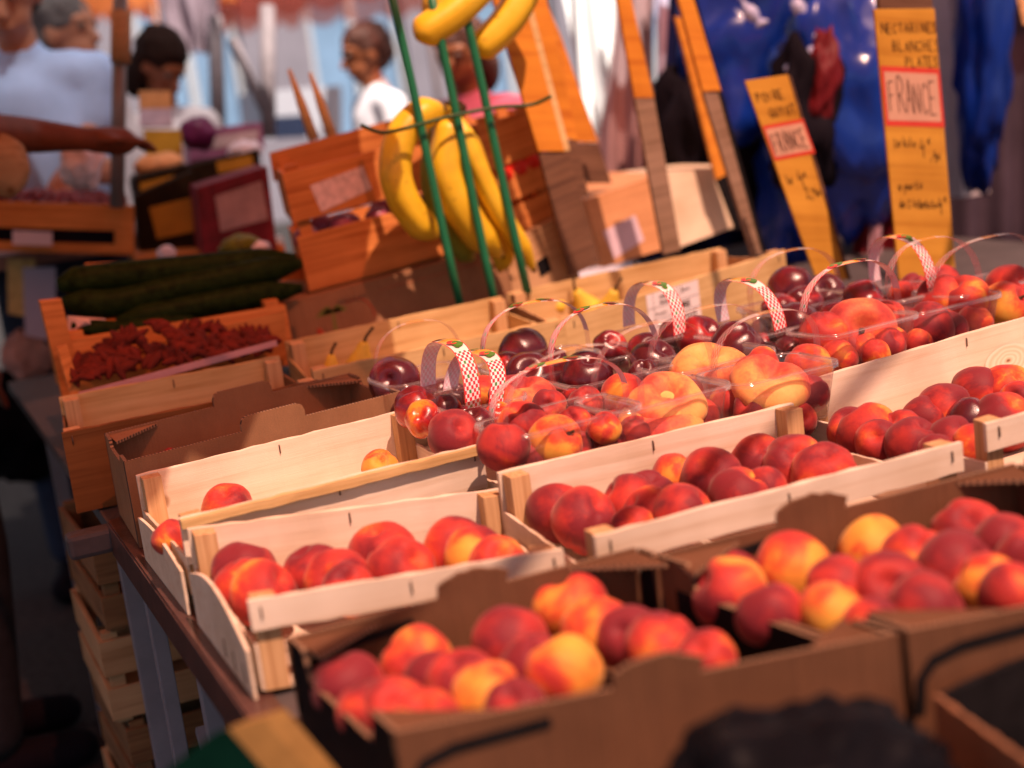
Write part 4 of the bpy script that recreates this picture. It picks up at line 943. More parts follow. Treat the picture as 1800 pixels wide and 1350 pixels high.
banana(b1, [(795, 200), (765, 250), (760, 330), (785, 400), (815, 440), (830, 455)], 44, 3.05, BGRN)
blob('crown', at(796, 195, Y=2.985), (.028, .022, .022), TIPM, b1, .2, 2, 3)
mesh('fruit_sticker', [at(829, 300, Y=2.935), at(842, 296, Y=2.935), at(858, 330, Y=2.935), at(845, 336, Y=2.935)], [(0, 1, 2, 3)], plain('sticker_white', (.85, .7, .68), .4, .1), b1)
b2 = thing('banana_bunch', 'hand of bananas cut by the top edge of the photo above the rods', 'bananas', tuple(at(850, -60, Y=2.97)), 'hands of bananas')
banana(b2, [(900, -90), (870, -50), (830, -8), (790, 28), (750, 56), (738, 68)], 66, 2.97)
banana(b2, [(930, -90), (930, -40), (915, 0), (885, 45), (850, 78), (832, 90)], 64, 3.0)
banana(b2, [(880, -90), (840, -60), (800, -30), (770, 0), (748, 30)], 56, 3.04)
blob('crown', at(905, -95, Y=2.985), (.028, .022, .022), TIPM, b2, .2, 2, 5)

# ------------------------------------------------------------------ back of the stall: slatted crates and printed boxes
def quadbox_pts(q, Y, lean=.04): return [at(*q[0], Y=Y+lean), at(*q[1], Y=Y+lean), at(*q[2], Y=Y), at(*q[3], Y=Y)]
def slat_crate(label, q, Y, bands, depth, m, group, name='slatted_crate', lean=.04, pm=None, sk=0):
    """front face by pixel corners TL TR BR BL; bands = (v0, v1) of each front slat from the top"""
    P4 = quadbox_pts(q, Y, lean); TL, TR, BR, BL = P4; t = thing(name, label, 'wooden crate', tuple((BL+BR)/2), group)
    pm = pm or m; ax = Vector((sk, 1, .0)).normalized(); D = ax*depth
    for v0, v1 in bands:
        a, b, c, d = TL.lerp(BL, v0), TR.lerp(BR, v0), TR.lerp(BR, v1), TL.lerp(BL, v1)
        hexa('slat', [d, c, b, a], [x+ax*.008 for x in (d, c, b, a)], m, t, 8, .001, .0008)
        hexa('slat', [x+D for x in (d, c, b, a)], [x+D+ax*.008 for x in (d, c, b, a)], m, t, 4, .001)
        hexa('side_slat', [d+ax*.009, d+D-ax*.001, a+D-ax*.001, a+ax*.009], [x+(TR-TL).normalized()*.007 for x in (d+ax*.009, d+D-ax*.001, a+D-ax*.001, a+ax*.009)], m, t, 4, .001)
        hexa('side_slat', [c+ax*.009, c+D-ax*.001, b+D-ax*.001, b+ax*.009], [x-(TR-TL).normalized()*.007 for x in (c+ax*.009, c+D-ax*.001, b+D-ax*.001, b+ax*.009)], m, t, 4, .001)
    xx = (TR-TL).normalized()
    for tp, bt, s in ((TL, BL, 1), (TR, BR, -1)):
        for k in (.011, depth-.032):
            p = tp+xx*s*.010+ax*k+(tp-bt).normalized()*.012; r = bt+xx*s*.010+ax*k
            hexa('corner_post', [r, r+xx*s*.028, p+xx*s*.028, p], [x+ax*.028 for x in (r, r+xx*s*.028, p+xx*s*.028, p)], pm, t, 1, 0, .001)
    hexa('base_board', [BL+ax*.01, BR+ax*.01, BR+ax*.01+Vector((0, 0, .006)), BL+ax*.01+Vector((0, 0, .006))], [x+ax*(depth-.01) for x in (BL, BR, BR+Vector((0, 0, .006)), BL+Vector((0, 0, .006)))], m, t)
    return t, P4
GB = 'slatted crates at the back of the stall'
tA, PA = slat_crate('big orange slatted crate with a pale label left of the bananas', [(495, 305), (832, 221), (880, 425), (545, 517)], 3.12, [(0, .41), (.53, .98)], .30, OWOOD, GB, sk=.21)
TL, TR, BR, BL = PA
f_ = lambda u, v: TL.lerp(TR, u).lerp(BL.lerp(BR, u), v)+Vector((0, -.0015, 0))
mesh('paper_label', [f_(.12, .15), f_(.395, .10), f_(.415, .30), f_(.145, .38)], [(0, 1, 2, 3)], plain('dull_pink_paper', (.72, .54, .52), .7, .3, 60, 0), tA)
hexa('back_board', [TL+Vector((.055, .285, -.03)), TR+Vector((.055, .285, -.03)), TR+Vector((.055, .285, .045)), TL+Vector((.055, .285, .035))], [x+Vector((0, .008, 0)) for x in (TL+Vector((.055, .285, -.03)), TR+Vector((.055, .285, -.03)), TR+Vector((.055, .285, .045)), TL+Vector((.055, .285, .035)))], OWOOD, tA)
tB, PB = slat_crate('orange slatted crate seen between the green rods and the broad board', [(836, 220), (938, 193), (985, 372), (884, 424)], 3.13, [(0, .40), (.47, .72), (.77, 1)], .28, OWOOD, GB, sk=.21)
ON = plain('purple_onion_skin', (.30, .07, .12), .35, .4, 14, .15)
for i in range(11):
    p = PA[3].lerp(PA[2], .08+i*.085)+Vector((random.uniform(-.01, .01), .06+.05*(i % 2), .12+random.uniform(-.015, .01)))
    o = blob('onion', p, (.030, .030, .028), ON, None, .06, 2, i, 2); meta(o, ('leftmost ' if i == 0 else 'rightmost ' if i == 10 else ORD[i])+'purple onion in the gap of the big orange crate, counted from the left', 'onion', 'onions inside the big slatted crate')
for i in range(3):
    p = PB[3].lerp(PB[2], .25+i*.25)+Vector((0, .05, .125)); o = blob('tomato', p, (.036, .036, .03), plain('tomato_skin', (.6, .03, .015), .3, .2), None, .04, 2, i, 2)
    meta(o, ('leftmost', 'middle', 'rightmost')[i]+' red tomato glimpsed through the gap of the crate between the rods', 'tomato', 'tomatoes inside the narrow slatted crate')
# printed date box and tan box below
def face_box(label, q, Y, depth, m, group=None, cat='cardboard box', name='cardboard_box', lean=.03):
    P4 = quadbox_pts(q, Y, lean); TL, TR, BR, BL = P4; t = thing(name, label, cat, tuple((BL+BR)/2), group); D = Vector((0, depth, 0))
    hexa('front_wall', [BL, BR, TR, TL], [x+Vector((0, .005, 0)) for x in (BL, BR, TR, TL)], m, t)
    hexa('back_wall', [x+D for x in (BL, BR, TR, TL)], [x+D+Vector((0, .005, 0)) for x in (BL, BR, TR, TL)], m, t)
    e = (TR-TL).normalized()*.005; a = Vector((0, .0052, 0)); b = D-Vector((0, .0002, 0))
    for p, r, s in ((TL, BL, e), (TR, BR, -e)): hexa('side_wall', [r+a, r+b, p+b, p+a], [x+s for x in (r+a, r+b, p+b, p+a)], m, t)
    hexa('lid', [TL+e+a, TR-e+a, TR-e+b, TL+e+b], [x-Vector((0, 0, .004)) for x in (TL+e+a, TR-e+a, TR-e+b, TL+e+b)], m, t)
    return t, P4
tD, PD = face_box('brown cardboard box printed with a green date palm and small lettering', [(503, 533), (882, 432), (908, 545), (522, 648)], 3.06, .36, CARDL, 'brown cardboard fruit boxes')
TL, TR, BR, BL = PD
fD = lambda u, v: TL.lerp(TR, u).lerp(BL.lerp(BR, u), v)+Vector((0, -.0012, 0))
PG = plain('palm_print', (.20, .20, .04), .7, .2); PR = plain('red_print', (.50, .07, .03), .7, .2)
for a in range(9):
    an = -.25+a*PI*1.15/8; c0 = fD(.19, .30); pts = []
    for k in range(6):
        u = k/5; pts.append(c0+Vector((math.cos(an)*.040*u, 0, math.sin(an)*.026*u-.014*u*u)))
    vs = []; fs = []
    for k, p in enumerate(pts): wv = .0045*math.sin(PI*min(1, .15+k/6)); vs += [p+Vector((0, 0, wv)), p-Vector((0, 0, wv))]
    for k in range(5): fs.append((2*k, 2*k+1, 2*k+3, 2*k+2))
    mesh('printed_frond', vs, fs, PG, tD)
hexa('printed_trunk', [fD(.185, .32), fD(.195, .32), fD(.20, .75), fD(.18, .75)], [x+Vector((0, -.0003, 0)) for x in (fD(.185, .32), fD(.195, .32), fD(.20, .75), fD(.18, .75))], PG, tD)
tube('printed_swoosh', curve([fD(.25, .22), fD(.32, .22), fD(.36, .38), fD(.37, .55)], 6), .0012, PR, tD, 5)
for i in range(3): blob('printed_date', fD(.12+.01*i, .55+.05*i), (.006, .0008, .008), PR, tD, 0, 1, 0, 2)
for (u0_, u1_, v) in ((.41, .98, .17), (.41, .98, .70), ): tube('printed_line', [fD(u0_, v), fD(u1_, v)], .0006, PR, tD, 4)
for k, (s, u, v) in enumerate((('FRUITS', .43, .38), ('DATTES', .62, .32), ('ORIGINE', .43, .52))): pass
tC, PC = face_box('tan cardboard box with a dark hand hole below the narrow slatted crate', [(886, 430), (992, 376), (1022, 500), (910, 560)], 3.07, .30, TANW, 'brown cardboard fruit boxes')
TL, TR, BR, BL = PC; fC = lambda u, v: TL.lerp(TR, u).lerp(BL.lerp(BR, u), v)+Vector((0, -.0012, 0))
mesh('hand_hole', [fC(.42, .42), fC(.60, .40), fC(.62, .62), fC(.44, .64)], [(0, 1, 2, 3)], BLACK, tC)
# brown box with white label and white box to the right
tE, PE = face_box('orange brown wooden box with a white label behind the stakes', [(1030, 352), (1165, 305), (1186, 432), (1062, 470)], 3.35, .28, wood('box_orange', (.66, .34, .16), (.52, .25, .11)), 'boxes behind the stakes', 'wooden box', 'wooden_box')
TL, TR, BR, BL = PE; fE = lambda u, v: TL.lerp(TR, u).lerp(BL.lerp(BR, u), v)+Vector((0, -.0012, 0))
mesh('paper_label', [fE(.10, .50), fE(.55, .42), fE(.60, .80), fE(.16, .92)], [(0, 1, 2, 3)], plain('lilac_paper', (.62, .50, .58), .7, .08, 30, 0), tE)
tF, PF_ = face_box('cream coloured wooden box at the right of the stakes', [(1168, 306), (1283, 290), (1293, 398), (1190, 436)], 3.37, .26, wood('cream_board', (.78, .66, .48), (.70, .56, .40), grain=.4), 'boxes behind the stakes', 'wooden box', 'wooden_box')
cl = hexa('cloth_top', [Vector((1.5, 2.95, TABLE-.002)), Vector((2.02, 2.95, TABLE-.002)), Vector((2.02, 2.95, TABLE+.002)), Vector((1.5, 2.95, TABLE+.002))], [Vector((1.5, 4.0, TABLE-.002)), Vector((2.02, 4.0, TABLE-.002)), Vector((2.02, 4.0, TABLE+.002)), Vector((1.5, 4.0, TABLE+.002))], plain('pale_cloth', (.55, .52, .58), .8, .35, 22, .4)); cl.name = 'table_cloth'
meta(cl, 'pale crumpled cloth spread on the table behind the pear crates', 'cloth')

# ------------------------------------------------------------------ courgettes
cq = [(72, 528), (500, 470), (515, 620), (118, 690)]
tG, PGc = slat_crate('orange wooden crate heaped with courgettes at the far left end', [(113, 598), (502, 536), (522, 640), (135, 712)], 2.93, [(0, 1)], .30, OWOOD, GB, lean=.02)
p0 = at(113, 598, Y=2.95)
slab('corner_post', [(70, 530), (108, 526), (150, 700), (112, 706)], (2.96, 2.93), .03, OWOOD, tG)
hexa('back_board', [at(150, 500, Y=3.22), at(560, 492, Y=3.22), at(560, 445, Y=3.22), at(150, 463, Y=3.22)], [at(150, 500, Y=3.22)+Vector((0, .01, 0)), at(560, 492, Y=3.22)+Vector((0, .01, 0)), at(560, 445, Y=3.22)+Vector((0, .01, 0)), at(150, 463, Y=3.22)+Vector((0, .01, 0))], OWOOD, tG)
COU = plain('courgette_skin', (.014, .024, .005), .35, .6, 60, .3)
for i, (pts, wd_, lab) in enumerate((([(100, 500), (170, 490), (270, 480), (390, 468), (520, 455)], 54, 'dark green courgette lying uppermost with its blunt end to the left'), ([(108, 530), (200, 533), (300, 510), (400, 490), (530, 462)], 52, 'dark green courgette slanting across the middle of the heap'), ([(205, 566), (300, 548), (400, 528), (530, 506)], 46, 'dark green courgette lowest in the heap by the front board'), ([(125, 572), (220, 580), (340, 560)], 34, 'shadowed courgette at the bottom left of the heap'))):
    Yc = 3.08-.03*i; c_ = curve([at(x, y, Y=Yc) for x, y in pts], 6); n = len(c_); r0 = wd_/FPX*dep(c_[n//2])/2
    o = tube('courgette', c_, [r0*min(1, (.35+.75*(min(j, n-1-j)/3))) for j in range(n)], COU, None, 12, wob=.04); meta(o, lab, 'courgette', 'courgettes in the far left crate')
pp = mesh('crumpled_paper', [at(118, 555, Y=3.0), at(185, 560, Y=3.02), at(190, 585, Y=3.0), at(120, 588, Y=2.99), at(150, 565, Y=2.97)], [(0, 1, 4), (1, 2, 4), (2, 3, 4), (3, 0, 4)], plain('pinkish_paper', (.75, .55, .5), .7, .1)); meta(pp, 'scrap of pale paper between the courgettes and the front board', 'paper')
# red heap under film
random.seed(3)
CH = plain('dried_red_pepper', (.13, .012, .005), .8, .5, 30, .2); bmv = []; bmf = []
for i in range(170):
    u = random.random(); v = random.random(); p = at(128+u*352, 668-u*58-v*(28+52*math.sin(PI*min(1, u*1.2))), Y=2.76+.12*v); a = random.uniform(0, PI); l = random.uniform(.012, .026); r = random.uniform(.006, .012)
    d = Vector((math.cos(a), .3, math.sin(a)*.6)).normalized(); s_ = d.orthogonal().normalized(); tt_ = d.cross(s_); k = len(bmv)
    for w__, rr in ((-1, .3), (-.4, 1), (.4, .9), (1, .2)):
        for q in range(6): an = 2*PI*q/6; bmv.append(p+d*l*w__+(s_*math.cos(an)+tt_*math.sin(an))*r*rr)
    for w__ in range(3):
        for q in range(6): bmf.append((k+w__*6+q, k+w__*6+(q+1) % 6, k+(w__+1)*6+(q+1) % 6, k+(w__+1)*6+q))
o = mesh('dried_pepper_heap', bmv, bmf, CH, None, True); meta(o, 'heap of glossy dried red peppers in the tray under the courgettes', 'dried peppers', kind='stuff')
tR = thing('film_tray', 'low tray of red peppers edged with pinkish film under the courgettes', 'tray', tuple(at(300, 690, Y=2.8)))
slab('film_edge', [(138, 690), (486, 598), (488, 608), (142, 704)], (2.74, 2.74), .004, plain('film_edge', (.60, .32, .34), .25, .1), tR)
slab('back_panel', [(122, 640), (500, 545), (505, 630), (130, 720)], (2.905, 2.905), .005, OWOOD, tR)
slab('side_panel', [(100, 610), (118, 606), (150, 715), (132, 725)], (2.80, 2.76), .01, OWOOD, tR)

# ================================================================== UNDER AND IN FRONT OF THE TABLE
def stack_crate(label, c, s, z0, m, yaw=0):
    """slatted crate w x d x h standing at c"""
    t = thing('slatted_crate', label, 'wooden crate', (c[0], c[1], z0), 'crates stacked under the table'); t.rotation_euler = (0, 0, yaw)
    W = wm(t); w_, d_, h = s
    for zz, hh in ((.22*h, .36*h), (.74*h, .40*h)):
        for y in (-d_/2, d_/2): box('slat', W @ Vector((0, y, zz)), (w_, .009, hh), m, t, x=W.to_3x3() @ Vector((1, 0, 0)), bev=.001)
        for x in (-w_/2+.005, w_/2-.005): box('slat', W @ Vector((x, 0, zz)), (d_-.012, .009, hh), m, t, x=W.to_3x3() @ Vector((0, 1, 0)), bev=.001)
    for x in (-1, 1):
        for y in (-1, 1): box('corner_post', W @ Vector((x*(w_/2-.022), y*(d_/2-.018), h/2)), (.026, .026, h*1.02), m, t, x=W.to_3x3() @ Vector((1, 0, 0)))
    box('base_board', W @ Vector((0, 0, .006)), (w_-.02, d_-.02, .006), m, t, x=W.to_3x3() @ Vector((1, 0, 0)))
    return t
names = ['lowest', 'second from the ground', 'third from the ground', 'topmost']
for i in range(4): stack_crate('brown slatted crate in the stack under the table end, '+names[i], (.49+.012*(i % 2), 2.86, 0), (.50, .36, .165), .005+i*.17, OLDW if i % 2 else TANW, .03*(i % 2))
for i in range(3): stack_crate('brown slatted crate in the stack behind the table legs, '+('lowest', 'middle one', 'topmost')[i], (.86, 2.30+.01*i, 0), (.46, .34, .165), .005+i*.17, TANW if i % 2 else OLDW, -.04)
stack_crate('pale slatted crate on the ground just behind the right table leg', (.56, 2.16, 0), (.40, .24, .15), .005, YPINE, .05)
gb = thing('produce_carton', 'dark green and tan printed carton leaning by the table corner at the bottom left', 'carton', (.25, 1.0, .5))
Yg = 1.16
DGRN = plain('dark_green_print', (.002, .018, .012), .5, .2, 20, .05); TANP = plain('tan_print', (.30, .17, .05), .55, .3, 14, .05)
def quadm(name, q, Y0, th, m, parent):
    A = [at(x, y, Y=Y0) for x, y in q]; B = [a+Vector((.02, th, 0)) for a in A]
    return hexa(name, [A[3], A[2], A[1], A[0]], [B[3], B[2], B[1], B[0]], m, parent)
quadm('green_panel', [(375, 1290), (399, 1280), (520, 1420), (205, 1420)], Yg, .006, DGRN, gb)
quadm('tan_panel', [(400, 1280), (462, 1262), (600, 1420), (521, 1420)], Yg, .006, TANP, gb)
# front lower box, black bag
BAGM = plain('black_plastic_bag', (.006, .006, .008), .38, .4, 8, .4, bscale=14)
bq = blob('bag', at(1400, 1430, d=1.10), (.125, .085, .075), BAGM, None, .22, 2.4, 4, 5); bq.name = 'plastic_bag'; meta(bq, 'shiny black plastic bag bulging at the bottom edge of the photo', 'plastic bag')
box4 = thing('cardboard_box', 'dark cardboard box whose brown rim slants across the bottom right corner', 'cardboard box', tuple(at(1750, 1330, d=1.2)), 'brown cardboard fruit boxes')
A = [at(1640, 1222, d=1.24), at(1850, 1372, d=1.05)]
board('side_wall', A[0], A[1], (0, 0, -1), .11, .005, CARDD, box4, (1, 0, 0))
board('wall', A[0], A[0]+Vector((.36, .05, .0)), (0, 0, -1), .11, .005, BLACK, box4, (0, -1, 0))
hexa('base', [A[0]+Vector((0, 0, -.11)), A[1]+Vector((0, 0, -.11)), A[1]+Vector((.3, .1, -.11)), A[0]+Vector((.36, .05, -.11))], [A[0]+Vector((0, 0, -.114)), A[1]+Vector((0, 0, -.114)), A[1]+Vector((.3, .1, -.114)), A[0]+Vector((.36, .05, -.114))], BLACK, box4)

# ================================================================== BACKGROUND RIGHT: sheets, bags
def drape(name, label, cat, quad, d, m, folds=5, amp=.04, nx=40, ny=12, group=None, wr=.0, seed=0):
    TL, TR, BR, BL = [at(x, y, d=d) for x, y in quad]; nn = (TR-TL).cross(BL-TL).normalized(); vs = []; fs = []
    for j in range(ny+1):
        v = j/ny
        for i in range(nx+1):
            u = i/nx; p = TL.lerp(TR, u).lerp(BL.lerp(BR, u), v)
            o = amp*math.sin(u*folds*2*PI+1.1*math.sin(v*3+seed))*(.5+.5*v)+wr*noise.noise(Vector((u*6, v*8, seed)))
            vs.append(p+nn*o+(TR-TL).normalized()*amp*.3*math.sin(v*5+u*9))
    for j in range(ny):
        for i in range(nx): k = j*(nx+1)+i; fs.append((k, k+1, k+nx+2, k+nx+1))
    o = mesh(name, vs, fs, m, None, True); meta(o, label, cat, group); return o
WCL = plain('white_sheet', (.82, .80, .80), .8, .05, 3, .1); MAUVE = plain('mauve_curtain', (.34, .20, .20), .8, .15, 5, .1); LIL = plain('lilac_strip', (.48, .40, .52), .7, .1, 5, .1)
NAVY = plain('navy_sheet', (.008, .010, .045), .6, .4, 4, .3); BLUE = plain('blue_plastic', (.004, .028, .25), .3, .35, 5, .5, bscale=18, coat=.3); DRED = plain('red_cloth', (.13, .004, .008), .6, .35, 4, .2)
DGR = plain('dark_mauve_wall', (.055, .040, .055), .8, .3, 4, .2); BLK2 = plain('black_cloth', (.010, .008, .012), .7, .3, 6, .2)
drape('white_sheet', 'white sheet hanging in sunlight behind the orange boards', 'sheet', [(975, -60), (1098, -60), (1088, 330), (1048, 340)], 5.2, WCL, 3, .05)
drape('mauve_curtain', 'mauve brown curtain hanging right of the white sheet', 'curtain', [(1088, -60), (1150, -60), (1160, 360), (1040, 370)], 5.0, MAUVE, 3, .03)
drape('lilac_curtain', 'narrow lilac curtain edge beside the navy sheet', 'curtain', [(1148, -60), (1182, -60), (1190, 330), (1158, 330)], 4.9, LIL, 1.5, .02)
drape('navy_sheet', 'dark navy sheet hanging behind the stakes', 'sheet', [(1178, -80), (1560, -80), (1600, 620), (1120, 560)], 4.6, NAVY, 6, .05)
drape('dark_curtain', 'dark mauve curtain at the right edge of the photo', 'curtain', [(1560, -80), (1960, -80), (1960, 680), (1540, 640)], 4.7, DGR, 7, .03)
drape('red_cloth', 'red cloth hanging low left of the tall price board', 'cloth', [(1508, 320), (1592, 320), (1580, 620), (1480, 600)], 4.1, DRED, 2, .03)
drape('pale_strip', 'pale pink strip hanging over the red cloth', 'cloth', [(1530, 330), (1556, 320), (1548, 500), (1528, 500)], 4.05, plain('pink_strip', (.40, .22, .26), .7, .2), 1, .01, 10, 6)
def bagthing(label, px, py, d, s, m, seed, rz=0, cat='plastic bag', name='plastic_bag', amp=.4, f=2.2, group='plastic bags hanging behind the stall', sub=4):
    o = blob(name, at(px, py, d=d), s, m, None, amp, f, seed, sub, Matrix.Rotation(rz, 4, 'Y')); meta(o, label, cat, group); return o
bagthing('big crumpled blue plastic bag hanging at the upper middle right', 1350, 70, 4.2, (.24, .14, .33), BLUE, 1, .3)
bagthing('blue plastic bag drooping left of the tall price board', 1495, 185, 4.0, (.18, .12, .32), BLUE, 2, -.1)
bagthing('narrow blue plastic bag low between the two price boards', 1395, 330, 4.1, (.10, .09, .24), BLUE, 5, .15)
bagthing('strip of blue plastic right of the tall price board', 1728, 60, 4.3, (.07, .08, .42), BLUE, 6, .1)
bagthing('black cloth bundle in front of the blue bags', 1415, 210, 3.9, (.10, .08, .20), BLK2, 7, .2, 'cloth bundle', 'cloth_bundle', group='cloth bundles behind the stall')
bagthing('black bundle hanging below the navy sheet', 1245, 250, 4.2, (.15, .1, .24), BLK2, 9, 0, 'cloth bundle', 'cloth_bundle', group='cloth bundles behind the stall')
bagthing('small red cloth bundle between the blue bags', 1440, 150, 3.85, (.045, .05, .12), DRED, 8, .2, 'cloth bundle', 'cloth_bundle', group='cloth bundles behind the stall')
for i, (pts, lab) in enumerate((([(1290, -30), (1310, 10), (1340, 45), (1330, 30)], 'a'), ([(1395, 0), (1430, 55), (1440, 80), (1400, 120)], 'b'), ([(1380, 125), (1420, 112), (1445, 92)], 'c'))):
    c_ = curve([at(x, y, d=3.86) for x, y in pts], 6)
    o = tube('twisted_plastic', c_, [.012+.008*math.sin(j) for j in range(len(c_))], plain('pale_blue_plastic', (.42, .44, .66), .2, .2, 10, .2, coat=.5), None, 8); meta(o, ('twisted pale plastic end above the big blue bag', 'curved pale plastic handle over the big blue bag', 'pale plastic fold at the foot of the big blue bag')[i], 'plastic strip')
o = box('white_pillar', at(1676, 40, d=4.45), (.10, .10, 1.0), plain('white_pillar', (.60, .54, .56), .7, .08)); meta(o, 'pale square pillar partly hidden behind the tall price board', 'pillar')

# ================================================================== PEOPLE
SKIN = plain('skin', (.42, .17, .10), .5, .15, 20, .05); SKIN2 = plain('tanned_skin', (.26, .075, .03), .5, .15, 20, .05)
def capsule(bm, a, b, r0, r1, seg=14):
    a, b = Vector(a), Vector(b); d = (b-a); l = d.length; q = d.to_track_quat('Z', 'Y').to_matrix().to_4x4(); M = Matrix.Translation(a) @ q
    rings = []
    for k in range(5): ph = PI/2*(k/4); rings.append((-r0*math.cos(ph), r0*math.sin(ph)))
    for k in range(1, 5): ph = PI/2*(1-k/4); rings.append((l+r1*math.cos(ph), r1*math.sin(ph))) if False else None
    for k in range(5): ph = PI/2*(k/4); rings.append((l+r1*math.sin(ph), r1*math.cos(ph)))
    R = []
    for z, r in rings: R.append([bm.verts.new(M @ Vector((max(r, 1e-4)*math.cos(2*PI*s/seg), max(r, 1e-4)*math.sin(2*PI*s/seg), z))) for s in range(seg)])
    for i in range(len(R)-1):
        for s in range(seg): bm.faces.new((R[i][s], R[i][(s+1) % seg], R[i+1][(s+1) % seg], R[i+1][s]))
    bm.faces.new(R[0][::-1]); bm.faces.new(R[-1])
def ell(bm, c, s, rot=None):
    M = Matrix.Translation(c) @ (rot or Matrix()) @ Matrix.Diagonal((*s, 1)); bmesh.ops.create_icosphere(bm, subdivisions=3, radius=1, matrix=M)
def remesh(name, bm, m, parent, vox, sm=6):
    me = bpy.data.meshes.new(name); bm.to_mesh(me); bm.free(); me.materials.append(m); o = bpy.data.objects.new(name, me); link(o); o.parent = parent
    md = o.modifiers.new('r', 'REMESH'); md.mode = 'VOXEL'; md.voxel_size = vox; md.use_smooth_shade = True
    s = o.modifiers.new('s', 'SMOOTH'); s.iterations = sm; s.factor = .5
    return o
def person(label, x, y, h, face, shirt, trousers, hair, skin=SKIN, arms=None, warms=None, hairlen=0, lean=0, tilt=0, sleeve=.45):
    """local frame: +Y is where the person faces; sizes for a height of 1.75 then scaled"""
    t = thing('person', label, 'person', (x, y, 0), 'people behind the stalls'); t.rotation_euler = (0, 0, face); t.scale = (h/1.75,)*3
    if warms:
        iw = Matrix.LocRotScale(t.location, t.rotation_euler, t.scale).inverted(); arms = {k: (iw @ a, iw @ b_) for k, (a, b_) in warms.items()}|(arms or {})
    L_ = lambda px_, py_, pz_: Vector((px_, py_+lean*max(0, pz_-.95), pz_))
    arms = arms or {}
    b = bmesh.new(); c_ = bmesh.new(); tr = bmesh.new()
    capsule(b, L_(0, 0, .98), L_(0, .0, 1.34), .105, .100); capsule(b, L_(-.10, 0, 1.40), L_(.10, 0, 1.40), .062, .062)
    capsule(b, L_(0, -.005, 1.42), L_(0, .015, 1.53), .058, .052)
    hc = L_(0, .03, 1.625); rt_ = Matrix.Rotation(-tilt, 4, 'X')
    def hp(v): return hc+(rt_ @ Vector(v))
    ell(b, hp((0, -.01, .025)), (.077, .098, .098), rt_); ell(b, hp((0, .025, -.045)), (.056, .064, .062), rt_); ell(b, hp((0, .050, -.090)), (.026, .026, .020), rt_)
    capsule(b, hp((0, .086, .012)), hp((0, .108, -.028)), .009, .015, 8); ell(b, hp((0, .088, -.062)), (.026, .012, .007), rt_)
    ell(b, hp((0, .072, .038)), (.058, .020, .012), rt_)
    for s in (-1, 1):
        ell(b, hp((s*.080, -.005, -.005)), (.012, .022, .034), rt_)
        sh = L_(s*.185, 0, 1.40); el, ha = arms.get(s, (Vector((s*.24, .02, 1.12)), Vector((s*.25, .12, .88))))
        el, ha = Vector(el), Vector(ha); capsule(b, sh, el, .050, .040); capsule(b, el, ha, .040, .026)
        fd = (ha-el).normalized(); sd_ = fd.cross(Vector((0, 0, 1))).normalized(); pc_ = ha+fd*.05
        capsule(b, ha, pc_+fd*.02, .030, .034, 10)
        for k in range(4):
            f0 = pc_+fd*.03+sd_*(-.03+.02*k); f1 = f0+fd*(.036+.006*(k in (1, 2))); f2 = f1+(fd*.6+Vector((0, 0, -.5))).normalized()*.03
            capsule(b, f0, f1, .0095, .009, 8); capsule(b, f1, f2, .009, .008, 8)
        th0 = ha+fd*.02+sd_*(.032*s); capsule(b, th0, th0+(fd+sd_*s*.7).normalized()*.05, .011, .009, 8)
        capsule(c_, sh, sh.lerp(el, .35+sleeve), .064, .060)
        hip = Vector((s*.09, 0, .92)); kn = Vector((s*.11, .02, .50)); an = Vector((s*.12, -.01, .09))
        capsule(b, hip, kn, .080, .052); capsule(b, kn, an, .052, .036); capsule(b, an+Vector((0, 0, -.03)), an+Vector((0, .15, -.055)), .036, .030)
        capsule(tr, hip, kn, .100, .078); capsule(tr, kn, Vector((an.x, an.y, .12)), .078, .066)
    ell(b, L_(0, 0, 1.22), (.165, .105, .26)); ell(b, Vector((0, 0, .96)), (.165, .115, .12))
    capsule(c_, L_(0, 0, 1.0), L_(0, 0, 1.335), .130, .124); ell(c_, L_(0, 0, 1.22), (.190, .130, .28)); ell(c_, L_(0, 0, 1.0), (.185, .135, .16)); capsule(c_, L_(-.13, 0, 1.405), L_(.13, 0, 1.405), .070, .070); ell(tr, Vector((0, 0, .93)), (.180, .130, .13))
    capsule(c_, L_(0, -.01, 1.42), L_(0, 0, 1.475), .074, .064)
    for s in (-1, 1):
        sh_ = bmesh.new(); capsule(sh_, (s*.12, -.02, .05), (s*.12, .16, .04), .050, .042); remesh('shoe', sh_, BLK2, t, .014)
    remesh('body', b, skin, t, .0085); remesh('shirt', c_, shirt, t, .014); remesh('trousers', tr, trousers, t, .016)
    hb = bmesh.new(); ell(hb, hp((0, -.024, .050)), (.090, .106, .090), rt_); ell(hb, hp((0, -.062, -.005)), (.080, .066, .080), rt_)
    if hairlen: ell(hb, hp((0, -.075, -.07)), (.090, .06, .12), rt_); [ell(hb, hp((s*.078, -.03, -.04)), (.024, .05, .09), rt_) for s in (-1, 1)]
    for v in hb.verts: v.co += Vector((noise.noise(v.co*30), noise.noise(v.co*30+Vector((5, 0, 0))), noise.noise(v.co*30+Vector((0, 5, 0)))))*.020
    remesh('hair', hb, hair, t, .011, 2)
    for s in (-1, 1):
        for nm, rr, m, oo in (('eye', .0125, EYEW, .078), ('iris', .006, EYED, .0885)):
            q = blob(nm, Vector(), (rr,)*3, m, None, 0, 1, 0, 2); q.parent = t; q.matrix_basis = Matrix.Translation(hp((s*.030, oo, .018)))
    return t
EYEW = plain('eye_white', (.22, .13, .10), .6, .02, 5, 0); EYED = plain('iris_dark', (.03, .015, .01), .6, .02, 5, 0)
